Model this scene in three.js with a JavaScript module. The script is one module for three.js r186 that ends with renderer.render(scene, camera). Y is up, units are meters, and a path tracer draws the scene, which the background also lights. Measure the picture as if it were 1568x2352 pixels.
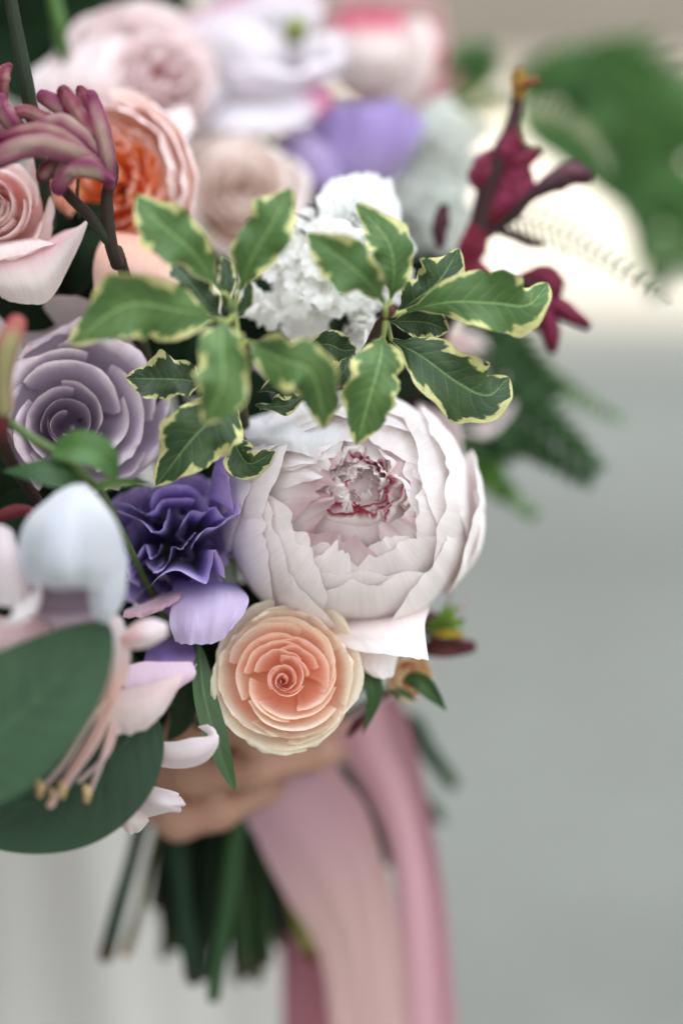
import * as THREE from 'three';
import { mergeGeometries, mergeVertices } from 'three/addons/utils/BufferGeometryUtils.js';
import { MarchingCubes } from 'three/addons/objects/MarchingCubes.js';

// ───────────────────────── camera, sky, sun, exposure ─────────────────────────
const D = 1.0;                                   // metres from the lens to the plane in focus
const FRAME_H = 0.39, PX = FRAME_H / 2352;       // height of the frame in that plane
const TILT = THREE.MathUtils.degToRad(-15);
const CENTRE = new THREE.Vector3(0, 1.05, 0);    // middle of the bouquet
const Q = new THREE.Quaternion().setFromAxisAngle(new THREE.Vector3(1, 0, 0), TILT);
const scene = new THREE.Scene();
const camera = new THREE.PerspectiveCamera(2 * Math.atan(FRAME_H / 2 / D) * 180 / Math.PI, 682 / 1024, 0.05, 400);
camera.quaternion.copy(Q);
camera.position.copy(new THREE.Vector3(0, 0, D).applyQuaternion(Q).add(CENTRE));
camera.focus = D - 0.002;
camera.userData.fStop = 1.35;
const renderer = new THREE.WebGLRenderer({ antialias: true });
renderer.setSize(682, 1024);
renderer.toneMapping = THREE.LinearToneMapping;
renderer.toneMappingExposure = 2.6;
renderer.shadowMap.enabled = true;

{ // bright, thinly clouded sky
  const w = 256, h = 128, data = new Float32Array(w * h * 4);
  for (let y = 0; y < h; y++) for (let x = 0; x < w; x++) {
    const e = ((y + 0.5) / h - 0.5) * 2;          // -1 nadir .. 1 zenith
    const up = Math.max(0, e);
    const cl = 0.5 + 0.5 * Math.sin(x / w * 6.2832 * 2 + 1.3 + 2 * up) * Math.sin(up * 7 + x / w * 6.2832);
    const g = Math.pow(up, 0.55);
    const k = (y * w + x) * 4;
    const hz = [0.83, 0.83, 0.82], ze = [0.65, 0.715, 0.81];
    for (let c = 0; c < 3; c++) {
      let v = (hz[c] * (1 - g) + ze[c] * g) * (0.42 + 1.25 * up);   // overcast: brighter overhead
      v += 0.20 * cl * up * (c === 2 ? 0.9 : 1);
      if (e < 0) v = [0.34, 0.33, 0.31][c];
      data[k + c] = v * 1.25;
    }
    data[k + 3] = 1;
  }
  const sky = new THREE.DataTexture(data, w, h, THREE.RGBAFormat, THREE.FloatType);
  sky.mapping = THREE.EquirectangularReflectionMapping;
  sky.magFilter = sky.minFilter = THREE.LinearFilter;
  sky.needsUpdate = true;
  scene.background = sky; scene.environment = sky;
}
const sun = new THREE.DirectionalLight(0xfff1dc, 3.6);
sun.position.set(-8, 9.5, -0.3); sun.target.position.set(0, 0, 0);
sun.castShadow = true; sun.shadow.radius = 6; sun.shadow.mapSize.set(2048, 2048);
Object.assign(sun.shadow.camera, { left: -20, right: 20, top: 20, bottom: -20, near: 0.1, far: 60 });
scene.add(sun, sun.target);

// ───────────────────────── helpers ─────────────────────────
let seedState = 7;
const rnd = () => { seedState |= 0; seedState = seedState + 0x6D2B79F5 | 0; let t = Math.imul(seedState ^ seedState >>> 15, 1 | seedState); t = t + Math.imul(t ^ t >>> 7, 61 | t) ^ t; return ((t ^ t >>> 14) >>> 0) / 4294967296; };
const rr = (a, b) => a + (b - a) * rnd();
const hash = (x, y, s) => { let h = Math.imul(x, 374761393) + Math.imul(y, 668265263) + Math.imul(s | 0, 982451653); h = Math.imul(h ^ h >>> 13, 1274126177); return ((h ^ h >>> 16) >>> 0) / 4294967296; };
function noise(x, y = 0, s = 0) {                // smooth value noise, -1 .. 1
  const xi = Math.floor(x), yi = Math.floor(y); let fx = x - xi, fy = y - yi;
  fx = fx * fx * (3 - 2 * fx); fy = fy * fy * (3 - 2 * fy);
  const a = hash(xi, yi, s), b = hash(xi + 1, yi, s), c = hash(xi, yi + 1, s), d = hash(xi + 1, yi + 1, s);
  return ((a * (1 - fx) + b * fx) * (1 - fy) + (c * (1 - fx) + d * fx) * fy) * 2 - 1;
}
const fbm = (x, y, s) => noise(x, y, s) * 0.6 + noise(x * 2.1, y * 2.1, s + 9) * 0.3 + noise(x * 4.3, y * 4.3, s + 23) * 0.15;
const clamp = (x, a = 0, b = 1) => Math.min(b, Math.max(a, x));
const sst = (a, b, x) => { const t = clamp((x - a) / (b - a)); return t * t * (3 - 2 * t); };
const lerp = (a, b, t) => a + (b - a) * t;
const C = (hex) => { const c = new THREE.Color(hex); return [c.r, c.g, c.b]; };
const mix = (a, b, t) => [lerp(a[0], b[0], t), lerp(a[1], b[1], t), lerp(a[2], b[2], t)];
const mul = (a, k) => [a[0] * k, a[1] * k, a[2] * k];
const v3 = (x, y, z) => new THREE.Vector3(x, y, z);
// a spot in the bouquet: across and down in frame units, depth in cm in front of the focal plane
const V = (x, y, d = 0) => { const k = D - d / 100; return v3((x - 784) * PX * k, (1176 - y) * PX * k, d / 100); };
const toWorld = (p) => p.clone().applyQuaternion(Q).add(CENTRE);

const names = {};
const numbered = (n) => { const k = names[n] = (names[n] ?? -1) + 1; return k ? n + '_' + String(k).padStart(3, '0') : n; };
function tag(o, label, category, group, kind) {
  if (label) o.userData.label = label; if (category) o.userData.category = category;
  if (group) o.userData.group = group; if (kind) o.userData.kind = kind; return o;
}
function thing(name, label, category, anchor, group) {
  const o = new THREE.Group(); o.name = numbered(name); o.position.copy(toWorld(anchor)); o.quaternion.copy(Q);
  o.userData.anchor0 = [anchor.x, anchor.y, anchor.z]; scene.add(o); return tag(o, label, category, group);
}
function part(o, name, geo, mat, parent, label) {   // geo in bouquet space -> child of thing o
  const a = o.userData.anchor0; geo.translate(-a[0], -a[1], -a[2]);
  const m = new THREE.Mesh(geo, mat); m.castShadow = m.receiveShadow = true;
  const P = parent || o; P.userData.count = P.userData.count || {}; const k = P.userData.count[name] = (P.userData.count[name] ?? -1) + 1;
  m.name = k ? name + '_' + String(k).padStart(3, '0') : name; if (label) m.userData.label = label; P.add(m); return m;
}
// a sheet of nu x nv cells: f(u,v) -> Vector3 with u in -1..1, v in 0..1
function sheet(nu, nv, f, col) {
  const pos = [], uv = [], cs = [], idx = [];
  for (let j = 0; j <= nv; j++) for (let i = 0; i <= nu; i++) {
    const u = i / nu * 2 - 1, v = j / nv, p = f(u, v); pos.push(p.x, p.y, p.z); uv.push(u * 0.5 + 0.5, v);
    const c = col ? col(u, v) : [1, 1, 1]; cs.push(c[0], c[1], c[2]);
  }
  for (let j = 0; j < nv; j++) for (let i = 0; i < nu; i++) { const a = j * (nu + 1) + i, b = a + 1, c = a + nu + 1, d = c + 1; idx.push(a, b, d, a, d, c); }
  const g = new THREE.BufferGeometry();
  g.setAttribute('position', new THREE.Float32BufferAttribute(pos, 3)); g.setAttribute('uv', new THREE.Float32BufferAttribute(uv, 2));
  g.setAttribute('color', new THREE.Float32BufferAttribute(cs, 3)); g.setIndex(idx); g.computeVertexNormals(); return g;
}
const cr = (a, b, c, d, t) => 0.5 * ((2 * b) + (-a + c) * t + (2 * a - 5 * b + 4 * c - d) * t * t + (-a + 3 * b - 3 * c + d) * t * t * t);
function splineAt(arr, t) {                       // arr of numbers, t 0..1, ends extrapolated
  const n = arr.length - 1; const x = clamp(t) * n, i = Math.min(n - 1, Math.floor(x)), f = x - i;
  const b = arr[i], c = arr[i + 1], a = i > 0 ? arr[i - 1] : 2 * b - c, d = i + 2 <= n ? arr[i + 2] : 2 * c - b;
  return cr(a, b, c, d, f);
}
// hand-shaped petal: rows (base to lip) of control spots [x, y, d]
function patch(rows, o = {}) {
  const { nu = 22, nv = 22, rag = 0, ragF = 6, ruf = 0, rufF = 4, seed = 1, col, side = 0 } = o;
  const f = (u, v) => {
    const lim = 1 + rag * fbm(u * ragF, 0.5, seed), vv = clamp(v * Math.min(1, lim - Math.max(0, rag)));
    const ul = clamp(u * (1 - side * (0.5 + 0.5 * fbm(v * ragF, u > 0 ? 3 : 7, seed))), -1, 1) * 0.5 + 0.5;
    const q = [0, 1, 2].map(c => splineAt(rows.map(r => splineAt(r.map(p => p[c]), ul)), vv));
    const p = V(q[0], q[1], q[2]);
    if (ruf) { const k = ruf * v * v; p.z += k * fbm(u * rufF, v * 1.5, seed + 5); p.y += 0.5 * k * fbm(u * rufF, v * 1.5, seed + 15); p.x += 0.5 * k * fbm(u * rufF, v * 1.5, seed + 25); }
    return p;
  };
  return sheet(nu, nv, f, col);
}
// round body along a path of [x, y, d], radii in frame units
function tube(pts, rad, o = {}) {
  const { n = 24, m = 10, col = () => [1, 1, 1], lump = 0, lumpF = 5, seed = 3, caps = true, hair = 0, flat = 1 } = o;
  const P = pts.map(p => V(...p));
  const at = (t) => v3(splineAt(P.map(p => p.x), t), splineAt(P.map(p => p.y), t), splineAt(P.map(p => p.z), t));
  const R = (t) => splineAt(rad, t) * PX;
  const pos = [], cs = [], uv = [], idx = [];
  let ref = v3(0, 0, 1), rings = [];
  const rows = []; if (caps) for (const k of [0, 0.35, 0.75]) rows.push([0, k]);
  for (let j = 0; j <= n; j++) rows.push([j / n, 1]);
  if (caps) for (const k of [0.75, 0.35, 0]) rows.push([1, k]);
  rows.forEach(([t, k], j) => {
    const c = at(t), T = at(Math.min(1, t + 0.01)).sub(at(Math.max(0, t - 0.01))).normalize();
    const N = ref.clone().addScaledVector(T, -ref.dot(T)); if (N.length() < 0.1) N.set(1, 0, 0).addScaledVector(T, -T.x); N.normalize(); ref = N.clone();
    const B = v3().crossVectors(T, N), r = Math.max(0, R(t));
    const off = caps && k < 1 ? Math.sqrt(1 - k * k) * r * 0.8 * (t < 0.5 ? -1 : 1) : 0; c.addScaledVector(T, off);
    for (let i = 0; i <= m; i++) {
      const a = i / m * Math.PI * 2, ai = (i % m) / m * Math.PI * 2;
      const q = r * k * (1 + lump * fbm(t * lumpF + 3, Math.cos(ai) + 2 + Math.sin(ai) * 1.7, seed));
      const p = c.clone().addScaledVector(N, Math.cos(ai) * q).addScaledVector(B, Math.sin(ai) * q * flat);
      pos.push(p.x, p.y, p.z); uv.push(i / m, t); const cc = col(t, ai); cs.push(cc[0], cc[1], cc[2]);
    }
  });
  for (let j = 0; j < rows.length - 1; j++) for (let i = 0; i < m; i++) { const a = j * (m + 1) + i, b = a + 1, c = a + m + 1, d = c + 1; idx.push(a, b, d, a, d, c); }
  if (hair) for (let h = 0; h < hair; h++) {      // short stiff hairs
    const t = hash(h, 1, seed), a = hash(h, 2, seed) * 6.283, c = at(t), T = at(Math.min(1, t + 0.01)).sub(at(Math.max(0, t - 0.01))).normalize();
    const N = v3(0.3, 0.2, 1).addScaledVector(T, -T.dot(v3(0.3, 0.2, 1))).normalize(), B = v3().crossVectors(T, N), r = R(t);
    const o1 = N.clone().multiplyScalar(Math.cos(a)).addScaledVector(B, Math.sin(a)), L = PX * (3 + 4 * hash(h, 3, seed)), k = pos.length / 3;
    const b0 = c.clone().addScaledVector(o1, r * 0.9), tip = b0.clone().addScaledVector(o1, L).addScaledVector(T, L * (hash(h, 4, seed) - 0.5)), w = PX * 0.9, cc = col(t, a);
    const s1 = v3().crossVectors(o1, T).normalize();
    for (const p of [b0.clone().addScaledVector(s1, w), b0.clone().addScaledVector(s1, -w), b0.clone().addScaledVector(T, w), tip]) { pos.push(p.x, p.y, p.z); uv.push(0, t); cs.push(cc[0] * 1.3, cc[1] * 1.2, cc[2] * 1.2); }
    idx.push(k, k + 1, k + 3, k + 1, k + 2, k + 3, k + 2, k, k + 3);
  }
  const g = new THREE.BufferGeometry(); g.setAttribute('position', new THREE.Float32BufferAttribute(pos, 3)); g.setAttribute('uv', new THREE.Float32BufferAttribute(uv, 2));
  g.setAttribute('color', new THREE.Float32BufferAttribute(cs, 3)); g.setIndex(idx); g.computeVertexNormals(); return g;
}
// a leaf along a midrib path; W is its half width in frame units
function leaf(pts, W, o = {}) {
  const { nu = 16, nv = 40, roll = 0, fold = 0.25, wave = 0, waveN = 3, seed = 1, col, prof = (t) => Math.pow(Math.sin(Math.PI * Math.pow(t, 0.9)), 0.8), edge = 0, curl = 0 } = o;
  const P = pts.map(p => V(...p));
  const at = (t) => v3(splineAt(P.map(p => p.x), t), splineAt(P.map(p => p.y), t), splineAt(P.map(p => p.z), t));
  const f = (u, v) => {
    const c = at(v), T = at(Math.min(1, v + 0.02)).sub(at(Math.max(0, v - 0.02))).normalize();
    let N = v3(0, 0, 1).addScaledVector(T, -T.z).normalize(); N.applyAxisAngle(T, roll * Math.PI / 180 * (typeof curl === 'number' ? 1 + curl * (v - 0.5) : 1));
    const S = v3().crossVectors(T, N), sd = u > 0 ? 1 : 0;
    const w = W * PX * Math.max(0.012, prof(v)) * (1 + edge * fbm(v * 7, sd * 4 + 1, seed)), a = Math.abs(u);
    const lift = fold * a * w + wave * PX * Math.pow(a, 1.7) * Math.sin(Math.PI * v) * Math.sin(waveN * 6.283 * v + sd * 2.1 + seed) ;
    return c.addScaledVector(S, u * w * Math.sqrt(Math.max(0.2, 1 - fold * fold * 0.5))).addScaledVector(N, lift);
  };
  return sheet(nu, nv, f, col);
}
// cupped petal round an axis. prof: four [r, h] spots in mm; th in degrees
const bez = (p, t) => { const s = 1 - t, a = s * s * s, b = 3 * s * s * t, c = 3 * s * t * t, d = t * t * t; return [a * p[0][0] + b * p[1][0] + c * p[2][0] + d * p[3][0], a * p[0][1] + b * p[1][1] + c * p[2][1] + d * p[3][1]]; };
function frameOf(axis) { const a = v3(...axis).normalize(); const e1 = v3(1, 0, 0).addScaledVector(a, -a.x).normalize(); return { a, e1, e2: v3().crossVectors(a, e1) }; }
function cup(center, F, o) {
  const { th, prof, A, nu = 22, nv = 20, tip = 0.25, tipP = 2.4, rag = 0, ragF = 5, ruf = 0, rufF = 3, rufP = 2, spiral = 0.04, w0 = 0.45, flat = 0, seed = 1, col, notch = 0 } = o;
  const t0 = th * Math.PI / 180, Ar = A * Math.PI / 180;
  const f = (u, v) => {
    const a = Math.abs(u), vv = Math.max(0.02, v * (1 - tip * Math.pow(a, tipP) - notch * Math.exp(-u * u * 30) + rag * fbm(u * ragF + 7, 0.3, seed)));
    let [r, h] = bez(prof, vv); const [r2, h2] = bez(prof, vv + 0.02); let nr = h2 - h, nh = -(r2 - r); const nl = Math.hypot(nr, nh) || 1; nr /= nl; nh /= nl;
    const off = ruf * Math.pow(vv, rufP) * fbm(u * rufF + 3, vv * 1.3, seed + 31); r = r * (1 + spiral * u) + off * nr; h += off * nh;
    const hw = Ar * lerp(w0, 1, sst(0, 0.6, vv)), an = t0 + u * hw;
    let x = r * Math.cos(an), y = r * Math.sin(an);
    if (flat) { const L = r * Math.min(hw, 1.3) * u; x = lerp(x, r * Math.cos(t0) - L * Math.sin(t0), flat); y = lerp(y, r * Math.sin(t0) + L * Math.cos(t0), flat); }
    return center.clone().addScaledVector(F.e1, x / 1000).addScaledVector(F.e2, y / 1000).addScaledVector(F.a, h / 1000);
  };
  return sheet(nu, nv, f, col ? (u, v) => col(u, v, seed) : null);
}

// ───────────────────────── materials ─────────────────────────
function dataTex(w, h, fn, srgb = true) {
  const d = new Uint8Array(w * h * 4);
  for (let y = 0; y < h; y++) for (let x = 0; x < w; x++) { const c = fn((x + 0.5) / w, (y + 0.5) / h); const k = (y * w + x) * 4; d[k] = c[0]; d[k + 1] = c[1]; d[k + 2] = c[2]; d[k + 3] = 255; }
  const t = new THREE.DataTexture(d, w, h); if (srgb) t.colorSpace = THREE.SRGBColorSpace; t.magFilter = THREE.LinearFilter; t.minFilter = THREE.LinearFilter; t.wrapS = t.wrapT = THREE.RepeatWrapping; t.needsUpdate = true; return t;
}
const veinBump = dataTex(256, 256, (u, v) => { const k = 128 + 60 * noise(u * 46 + 1.2 * noise(v * 4, u * 3, 4), v * 3, 2) + 40 * fbm(u * 9, v * 7, 8); return [k, k, k]; }, false);
const veinMap = dataTex(256, 256, (u, v) => { const w = 1.1 * noise(v * 4, u * 3, 4), k = clamp(0.5 + 0.5 * noise(u * 52 + w, v * 2.5, 2)) * 0.6 + 0.4 * clamp(0.5 + 0.5 * noise(u * 110 + w, v * 4, 5)), b = fbm(u * 5, v * 5, 41); return [254 - 9 * k * k + 1 * b, 253 - 13 * k * k + 2 * b, 253 - 12 * k * k + 1 * b]; });
const petalMat = (o = {}) => new THREE.MeshPhysicalMaterial({ vertexColors: true, side: THREE.DoubleSide, roughness: 1, transmission: 0.3, thickness: 0, map: veinMap, bumpMap: veinBump, bumpScale: 0.00012, sheen: 0.25, sheenRoughness: 0.6, ...o });
const M = {
  petal: petalMat(), thin: petalMat({ transmission: 0.5 }), white: petalMat({ transmission: 0.5, map: null, bumpMap: null }), thick: petalMat({ transmission: 0.2 }), dark: petalMat({ transmission: 0.22 }),
  green: new THREE.MeshPhysicalMaterial({ color: new THREE.Color(0.68, 0.66, 0.5), vertexColors: true, side: THREE.DoubleSide, roughness: 0.5, specularIntensity: 0.7 }),
  matte: new THREE.MeshPhysicalMaterial({ color: new THREE.Color(0.72, 0.72, 0.72), vertexColors: true, side: THREE.DoubleSide, roughness: 0.75, specularIntensity: 0.5, sheen: 0.3 }),
  deep: new THREE.MeshPhysicalMaterial({ color: new THREE.Color(0.5, 0.48, 0.36), vertexColors: true, side: THREE.DoubleSide, roughness: 0.85, specularIntensity: 0.25 }),
  fern: new THREE.MeshPhysicalMaterial({ color: new THREE.Color(0.76, 0.74, 0.5), vertexColors: true, side: THREE.DoubleSide, roughness: 1, transmission: 0.35, thickness: 0 }),
  skin: new THREE.MeshPhysicalMaterial({ color: new THREE.Color().setRGB(0.40, 0.215, 0.145), roughness: 0.55, sheen: 0.2 }),
  satin: new THREE.MeshPhysicalMaterial({ color: new THREE.Color(0.7, 0.7, 0.7), vertexColors: true, side: THREE.DoubleSide, roughness: 0.45, sheen: 0.6, sheenRoughness: 0.4 }),
};
// ═════════════ setting ═════════════
function slab(name, w, h, d, x, y, z, mat, kind) { const m = new THREE.Mesh(new THREE.BoxGeometry(w, h, d), mat); m.name = numbered(name); m.position.set(x, y, z); m.castShadow = m.receiveShadow = true; if (kind) m.userData.kind = kind; scene.add(m); return m; }
const groundTex = dataTex(512, 512, (u, v) => { const n = fbm(u * 5, v * 5, 5) * 10 + noise(u * 120, v * 120, 6) * 8 + noise(u * 256, v * 256, 3) * 7; return [111 + n * 1.4, 112 + n * 1.4, 105 + n * 1.4]; });
groundTex.repeat.set(40, 40);
const ground = new THREE.Mesh(new THREE.PlaneGeometry(160, 160), new THREE.MeshStandardMaterial({ map: groundTex, roughness: 0.9 }));
ground.rotation.x = -Math.PI / 2; ground.name = 'ground'; ground.receiveShadow = true; tag(ground, 'grey paved ground behind the bouquet', null, null, 'structure'); scene.add(ground);
const path = new THREE.Mesh(new THREE.PlaneGeometry(60, 4.7), new THREE.MeshStandardMaterial({ color: 0xbab5aa, roughness: 0.9 }));  // paler ground added here so the sunlit band reads brighter
path.rotation.x = -Math.PI / 2; path.position.set(0, 0.004, -8.8); path.name = 'path'; path.receiveShadow = true; tag(path, 'pale ground strip added to brighten the sunlit band before the beige wall', null, null, 'structure'); scene.add(path);
const plaster = dataTex(256, 256, (u, v) => { const n = fbm(u * 6, v * 6, 15) * 9 + noise(u * 100, v * 100, 6) * 5; return [128 + n, 124 + n, 115 + n]; }); plaster.repeat.set(8, 3);
const wallMat = new THREE.MeshStandardMaterial({ map: plaster, roughness: 0.92 });
tag(slab('wall', 30, 6, 0.4, 0, 3, -11.4, wallMat), 'beige plaster wall far behind the bouquet', 'wall');
{ // unseen house at the left, placed and sized so its shade covers the bouquet
  const o = new THREE.Group(); o.name = 'house'; tag(o, 'unseen plastered house left of the bouquet, placed to shade it', 'house'); scene.add(o);
  const add = (n, w, h, d, x, y, z, m) => { const b = new THREE.Mesh(new THREE.BoxGeometry(w, h, d), m); b.name = n; b.position.set(x, y, z); b.castShadow = b.receiveShadow = true; o.add(b); };
  add('wall', 6, 6, 9, -6.2, 3, -1.5, wallMat); add('roof', 6.4, 0.3, 9.2, -6.2, 6.15, -1.5, new THREE.MeshStandardMaterial({ color: 0x8a6a58, roughness: 0.9 }));
}
// ═════════════ flowers in focus ═════════════
const BIND = V(585, 1760, -11);                  // where the stems are held
function stemTo(o, from, dir, r = 14, col = [0.05, 0.08, 0.03]) { // a flower's own stem, down to the hand
  const k = (p) => [p.x / PX / (D - p.z) + 784, 1176 - p.y / PX / (D - p.z), p.z * 100];
  const a = from.clone(), b = a.clone().addScaledVector(dir, -0.03), c = BIND.clone().add(v3(rr(-0.012, 0.012), 0, rr(-0.012, 0.012)));
  part(o, 'stem', tube([k(a), k(b), k(b.clone().lerp(c, 0.5).add(v3(0, 0, -0.012))), k(c)], [r, r, r * 0.9, r * 0.8], { n: 16, m: 8, col: () => col }), M.matte);
}
{ // ── peony
  const c0 = V(804, 1168, -3.6), F = frameOf([0.045, 0.10, 1]);
  const o = thing('peony', 'large blush white peony with crimson flecks in its open centre', 'peony', c0);
  const white = C('#fcf7f5'), blush = C('#f9eae8'), deep = C('#ecc9cd'), crim = C('#9c0c3a'), cream = C('#faf6f2');
  const outer = (dk = 0.35) => (u, v, s) => { let c = mix(blush, white, sst(0.25, 0.85, v + 0.25 * fbm(u * 2, v * 2, s))); c = mix(c, deep, dk * sst(0.5, 0.0, v) + 0.06 * Math.max(0, fbm(u * 9, v * 1.2, s + 3))); return mix(c, cream, 0.5 * sst(0.85, 1, v)); };
  const inner = (red) => (u, v, s) => { let c = mix(C('#f3d3d7'), blush, sst(0.1, 0.45, v)); c = mix(c, white, sst(0.4, 0.85, v)); const q = red + 0.5 * red * fbm(u * 4, 1, s + 2); return mix(c, crim, clamp(sst(0.9 - 0.28 * q, 1.0, v) * (q > 0.15 ? 1 : 0) * clamp(q * 1.5))); };
  const heart = (red) => (u, v, s) => mix(mix(blush, white, sst(0.4, 0.8, v)), crim, red * sst(0.90 - 0.16 * red * (0.5 + fbm(u * 3, 1, s)), 0.96, v));
  // petal on a round shell: lip angle phi from the axis, shell radius R (mm)
  const shell = (th, phi, R, A, q = {}) => {
    R *= 1 + 0.065 * Math.pow(Math.cos(th * Math.PI / 180), 2) * (Math.cos(th * Math.PI / 180) < 0 ? 1.3 : 0.5) - 0.015;
    const P = (deg, rad) => { const k = deg * Math.PI / 180; return [rad * Math.sin(k), rad * Math.cos(k)]; };
    const st = 165, L = [P(st, R * 0.75), P(lerp(st, phi, 0.38), R * 1.22), P(lerp(st, phi, 0.70), R * 1.14), P(phi, R * (q.open ?? 1))];
    part(o, 'petal', cup(c0, F, { th, prof: L, A, nu: 30, nv: 30, tip: 0.22, tipP: 3, rag: 0.05, ragF: 4, ruf: 1.6, rufF: 3, seed: Math.floor(th * 7 + R * 31), col: q.col || outer(), spiral: q.spiral ?? 0.03, w0: 0.5, ...q }), q.mat || M.petal);
  };
  // the outer bowl, read off one by one: direction, lip, radius, half width
  shell(228, 50, 48.5, 36, { rag: 0.03, spiral: 0.05, col: outer(0.5) });
  shell(252, 26, 46.5, 27, { rag: 0.08, ragF: 5, tip: 0.3 });
  shell(285, 42, 48.5, 40, { rag: 0.05 });
  shell(322, 52, 49.5, 38, { rag: 0.04, spiral: -0.05 });
  shell(352, 62, 51, 34, { rag: 0.05, open: 1.03 });
  shell(20, 50, 49, 36, { rag: 0.05 });
  shell(55, 48, 48, 36, { rag: 0.06 });
  shell(88, 46, 47, 38, { rag: 0.05 });
  shell(126, 44, 48, 40, { rag: 0.05, open: 1.02 });
  shell(165, 52, 48.5, 36, { rag: 0.05 });
  shell(196, 46, 48, 34, { rag: 0.06, col: outer(0.5) });
  // closely laid inner shells, each lip a little nearer the heart
  const lay = (N, R0, R1, p0, p1, A0, A1, q, th0) => { for (let k = 0; k < N; k++) { const th = th0 + k * 137.5 + rr(-12, 12), ox = Math.cos((th - 25) * Math.PI / 180); shell(th, rr(p0, p1) + 4 * Math.abs(ox) , rr(R0, R1), rr(A0, A1), { open: rr(0.98, 1.06), nu: 34, nv: 26, mat: M.thin, ...q }); } };
  lay(8, 46.2, 47.8, 28, 46, 30, 46, { rag: 0.05, ragF: 1.8, ruf: 2, rufF: 1.6, rufP: 5, tip: 0.16, col: inner(0) }, 30);
  lay(9, 44.6, 46.4, 20, 38, 28, 44, { rag: 0.06, ragF: 2, ruf: 2.6, rufF: 1.6, rufP: 5, tip: 0.15, col: inner(0) }, 80);
  lay(9, 43.2, 45.2, 14, 30, 28, 44, { rag: 0.06, ragF: 2.2, ruf: 3.2, rufF: 1.8, rufP: 4, tip: 0.14, col: inner(0) }, 10);
  lay(7, 42, 44.5, 10, 22, 30, 56, { rag: 0.07, ragF: 2.6, ruf: 4, rufF: 1.8, rufP: 4, tip: 0.12, col: inner(0.3) }, 55);
  // the small curled petals of the heart, some edged crimson
  const stand = (th, r, lean, A, q = {}) => {
    const top = Math.sqrt(Math.max(0, 46 * 46 - r * r)) * (q.hk ?? 1), rl = Math.max(1.5, r - lean);
    part(o, 'petal', cup(c0.clone().addScaledVector(F.e1, 0.003).addScaledVector(F.e2, 0.004), F, { th, prof: [[1, 22], [r * 1.25 + 3, top * 0.6], [r + 2 + lean * 0.3, top * 0.88], [rl, top]], A, nu: 30, nv: 24, tip: 0.18, tipP: 2.6, rag: 0.10, ragF: 4, ruf: 4, rufF: 2.4, rufP: 1.8, spiral: rr(-0.2, 0.2), w0: 0.6, seed: Math.floor(th * 3 + r * 17), col: q.col || inner(0), ...q }), M.thin);
  };
  for (let k = 0; k < 14; k++) stand(k * 137.5 + 55, rr(8, 18), rr(-2, 8), rr(30, 56), { hk: rr(0.97, 1.03), col: heart(k % 2 === 0 ? 1 : 0) });
  for (let k = 0; k < 9; k++) stand(k * 137.5 + 120, rr(2.5, 8), rr(-3, 3), rr(50, 90), { hk: rr(0.96, 1.02), col: heart(k % 2 ? 1 : 0) });
  part(o, 'flower_heart', sheet(40, 20, (u, v) => { const t = u * Math.PI, ph = v * 1.5, R = (38.5 + 2.5 * fbm(Math.cos(t) * ph * 3 + 5, Math.sin(t) * ph * 3 + 5, 77)) / 1000; return c0.clone().addScaledVector(F.e1, R * Math.sin(ph) * Math.cos(t)).addScaledVector(F.e2, R * Math.sin(ph) * Math.sin(t)).addScaledVector(F.a, R * Math.cos(ph)); }, () => mix(deep, white, 0.6)), M.thin);
  // loose guard petals below and at the right, and the tilted one at the upper left
  const guard = (rows, s, q = {}) => part(o, 'petal', patch(rows, { nu: 34, nv: 28, rag: 0.03, ragF: 3, ruf: 0.0015, rufF: 3, seed: s, col: (u, v) => outer(q.dk ?? 0.2)(u, v, s), ...q }), M.petal);
  guard([[[700, 1385, -5], [800, 1400, -4.5], [900, 1395, -4.5], [985, 1370, -5]], [[730, 1440, -2.6], [830, 1440, -1.4], [920, 1420, -1.6], [985, 1400, -2.4]], [[775, 1478, -1.6], [860, 1475, -0.7], [930, 1460, -0.6], [975, 1440, -1.2]], [[830, 1500, -1.0], [880, 1505, -0.3], [940, 1515, -0.1], [986, 1520, -0.4]]], 71, { rag: 0.02 });
  guard([[[790, 1420, -4.5], [850, 1430, -4], [910, 1430, -4], [960, 1420, -4.5]], [[810, 1470, -2.6], [850, 1475, -2.2], [900, 1475, -2.2], [930, 1470, -2.6]], [[818, 1520, -2.2], [845, 1530, -1.8], [880, 1530, -1.8], [910, 1520, -2.0]], [[845, 1550, -2.0], [865, 1560, -1.7], [885, 1562, -1.7], [905, 1556, -1.9]]], 72, { rag: 0.03 });
  guard([[[1000, 1090, -6.5], [1000, 1180, -6], [990, 1270, -6], [960, 1330, -6]], [[1070, 1080, -5], [1075, 1180, -4.2], [1060, 1280, -4.2], [1020, 1345, -4.6]], [[1098, 1120, -3.9], [1112, 1190, -3.2], [1100, 1270, -3.2], [1050, 1340, -3.8]], [[1085, 1130, -2.6], [1098, 1190, -2.1], [1090, 1260, -2.2], [1052, 1325, -2.9]]], 73, { rag: 0.03 });
  guard([[[560, 965, -4.2], [650, 940, -4.2], [740, 925, -4.2], [830, 930, -4.2]], [[556, 985, -2.6], [650, 965, -1.4], [730, 965, -1.0], [810, 970, -1.0]], [[566, 1008, -1.6], [640, 1000, -0.3], [710, 1005, 0.2], [790, 1010, 0.2]], [[580, 1024, -1.3], [640, 1034, -0.2], [710, 1056, 0.4], [778, 1064, 0.3]]], 74, { rag: 0.04, col: (u, v) => mix(white, C('#dfe3e4'), 0.6) });
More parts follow.
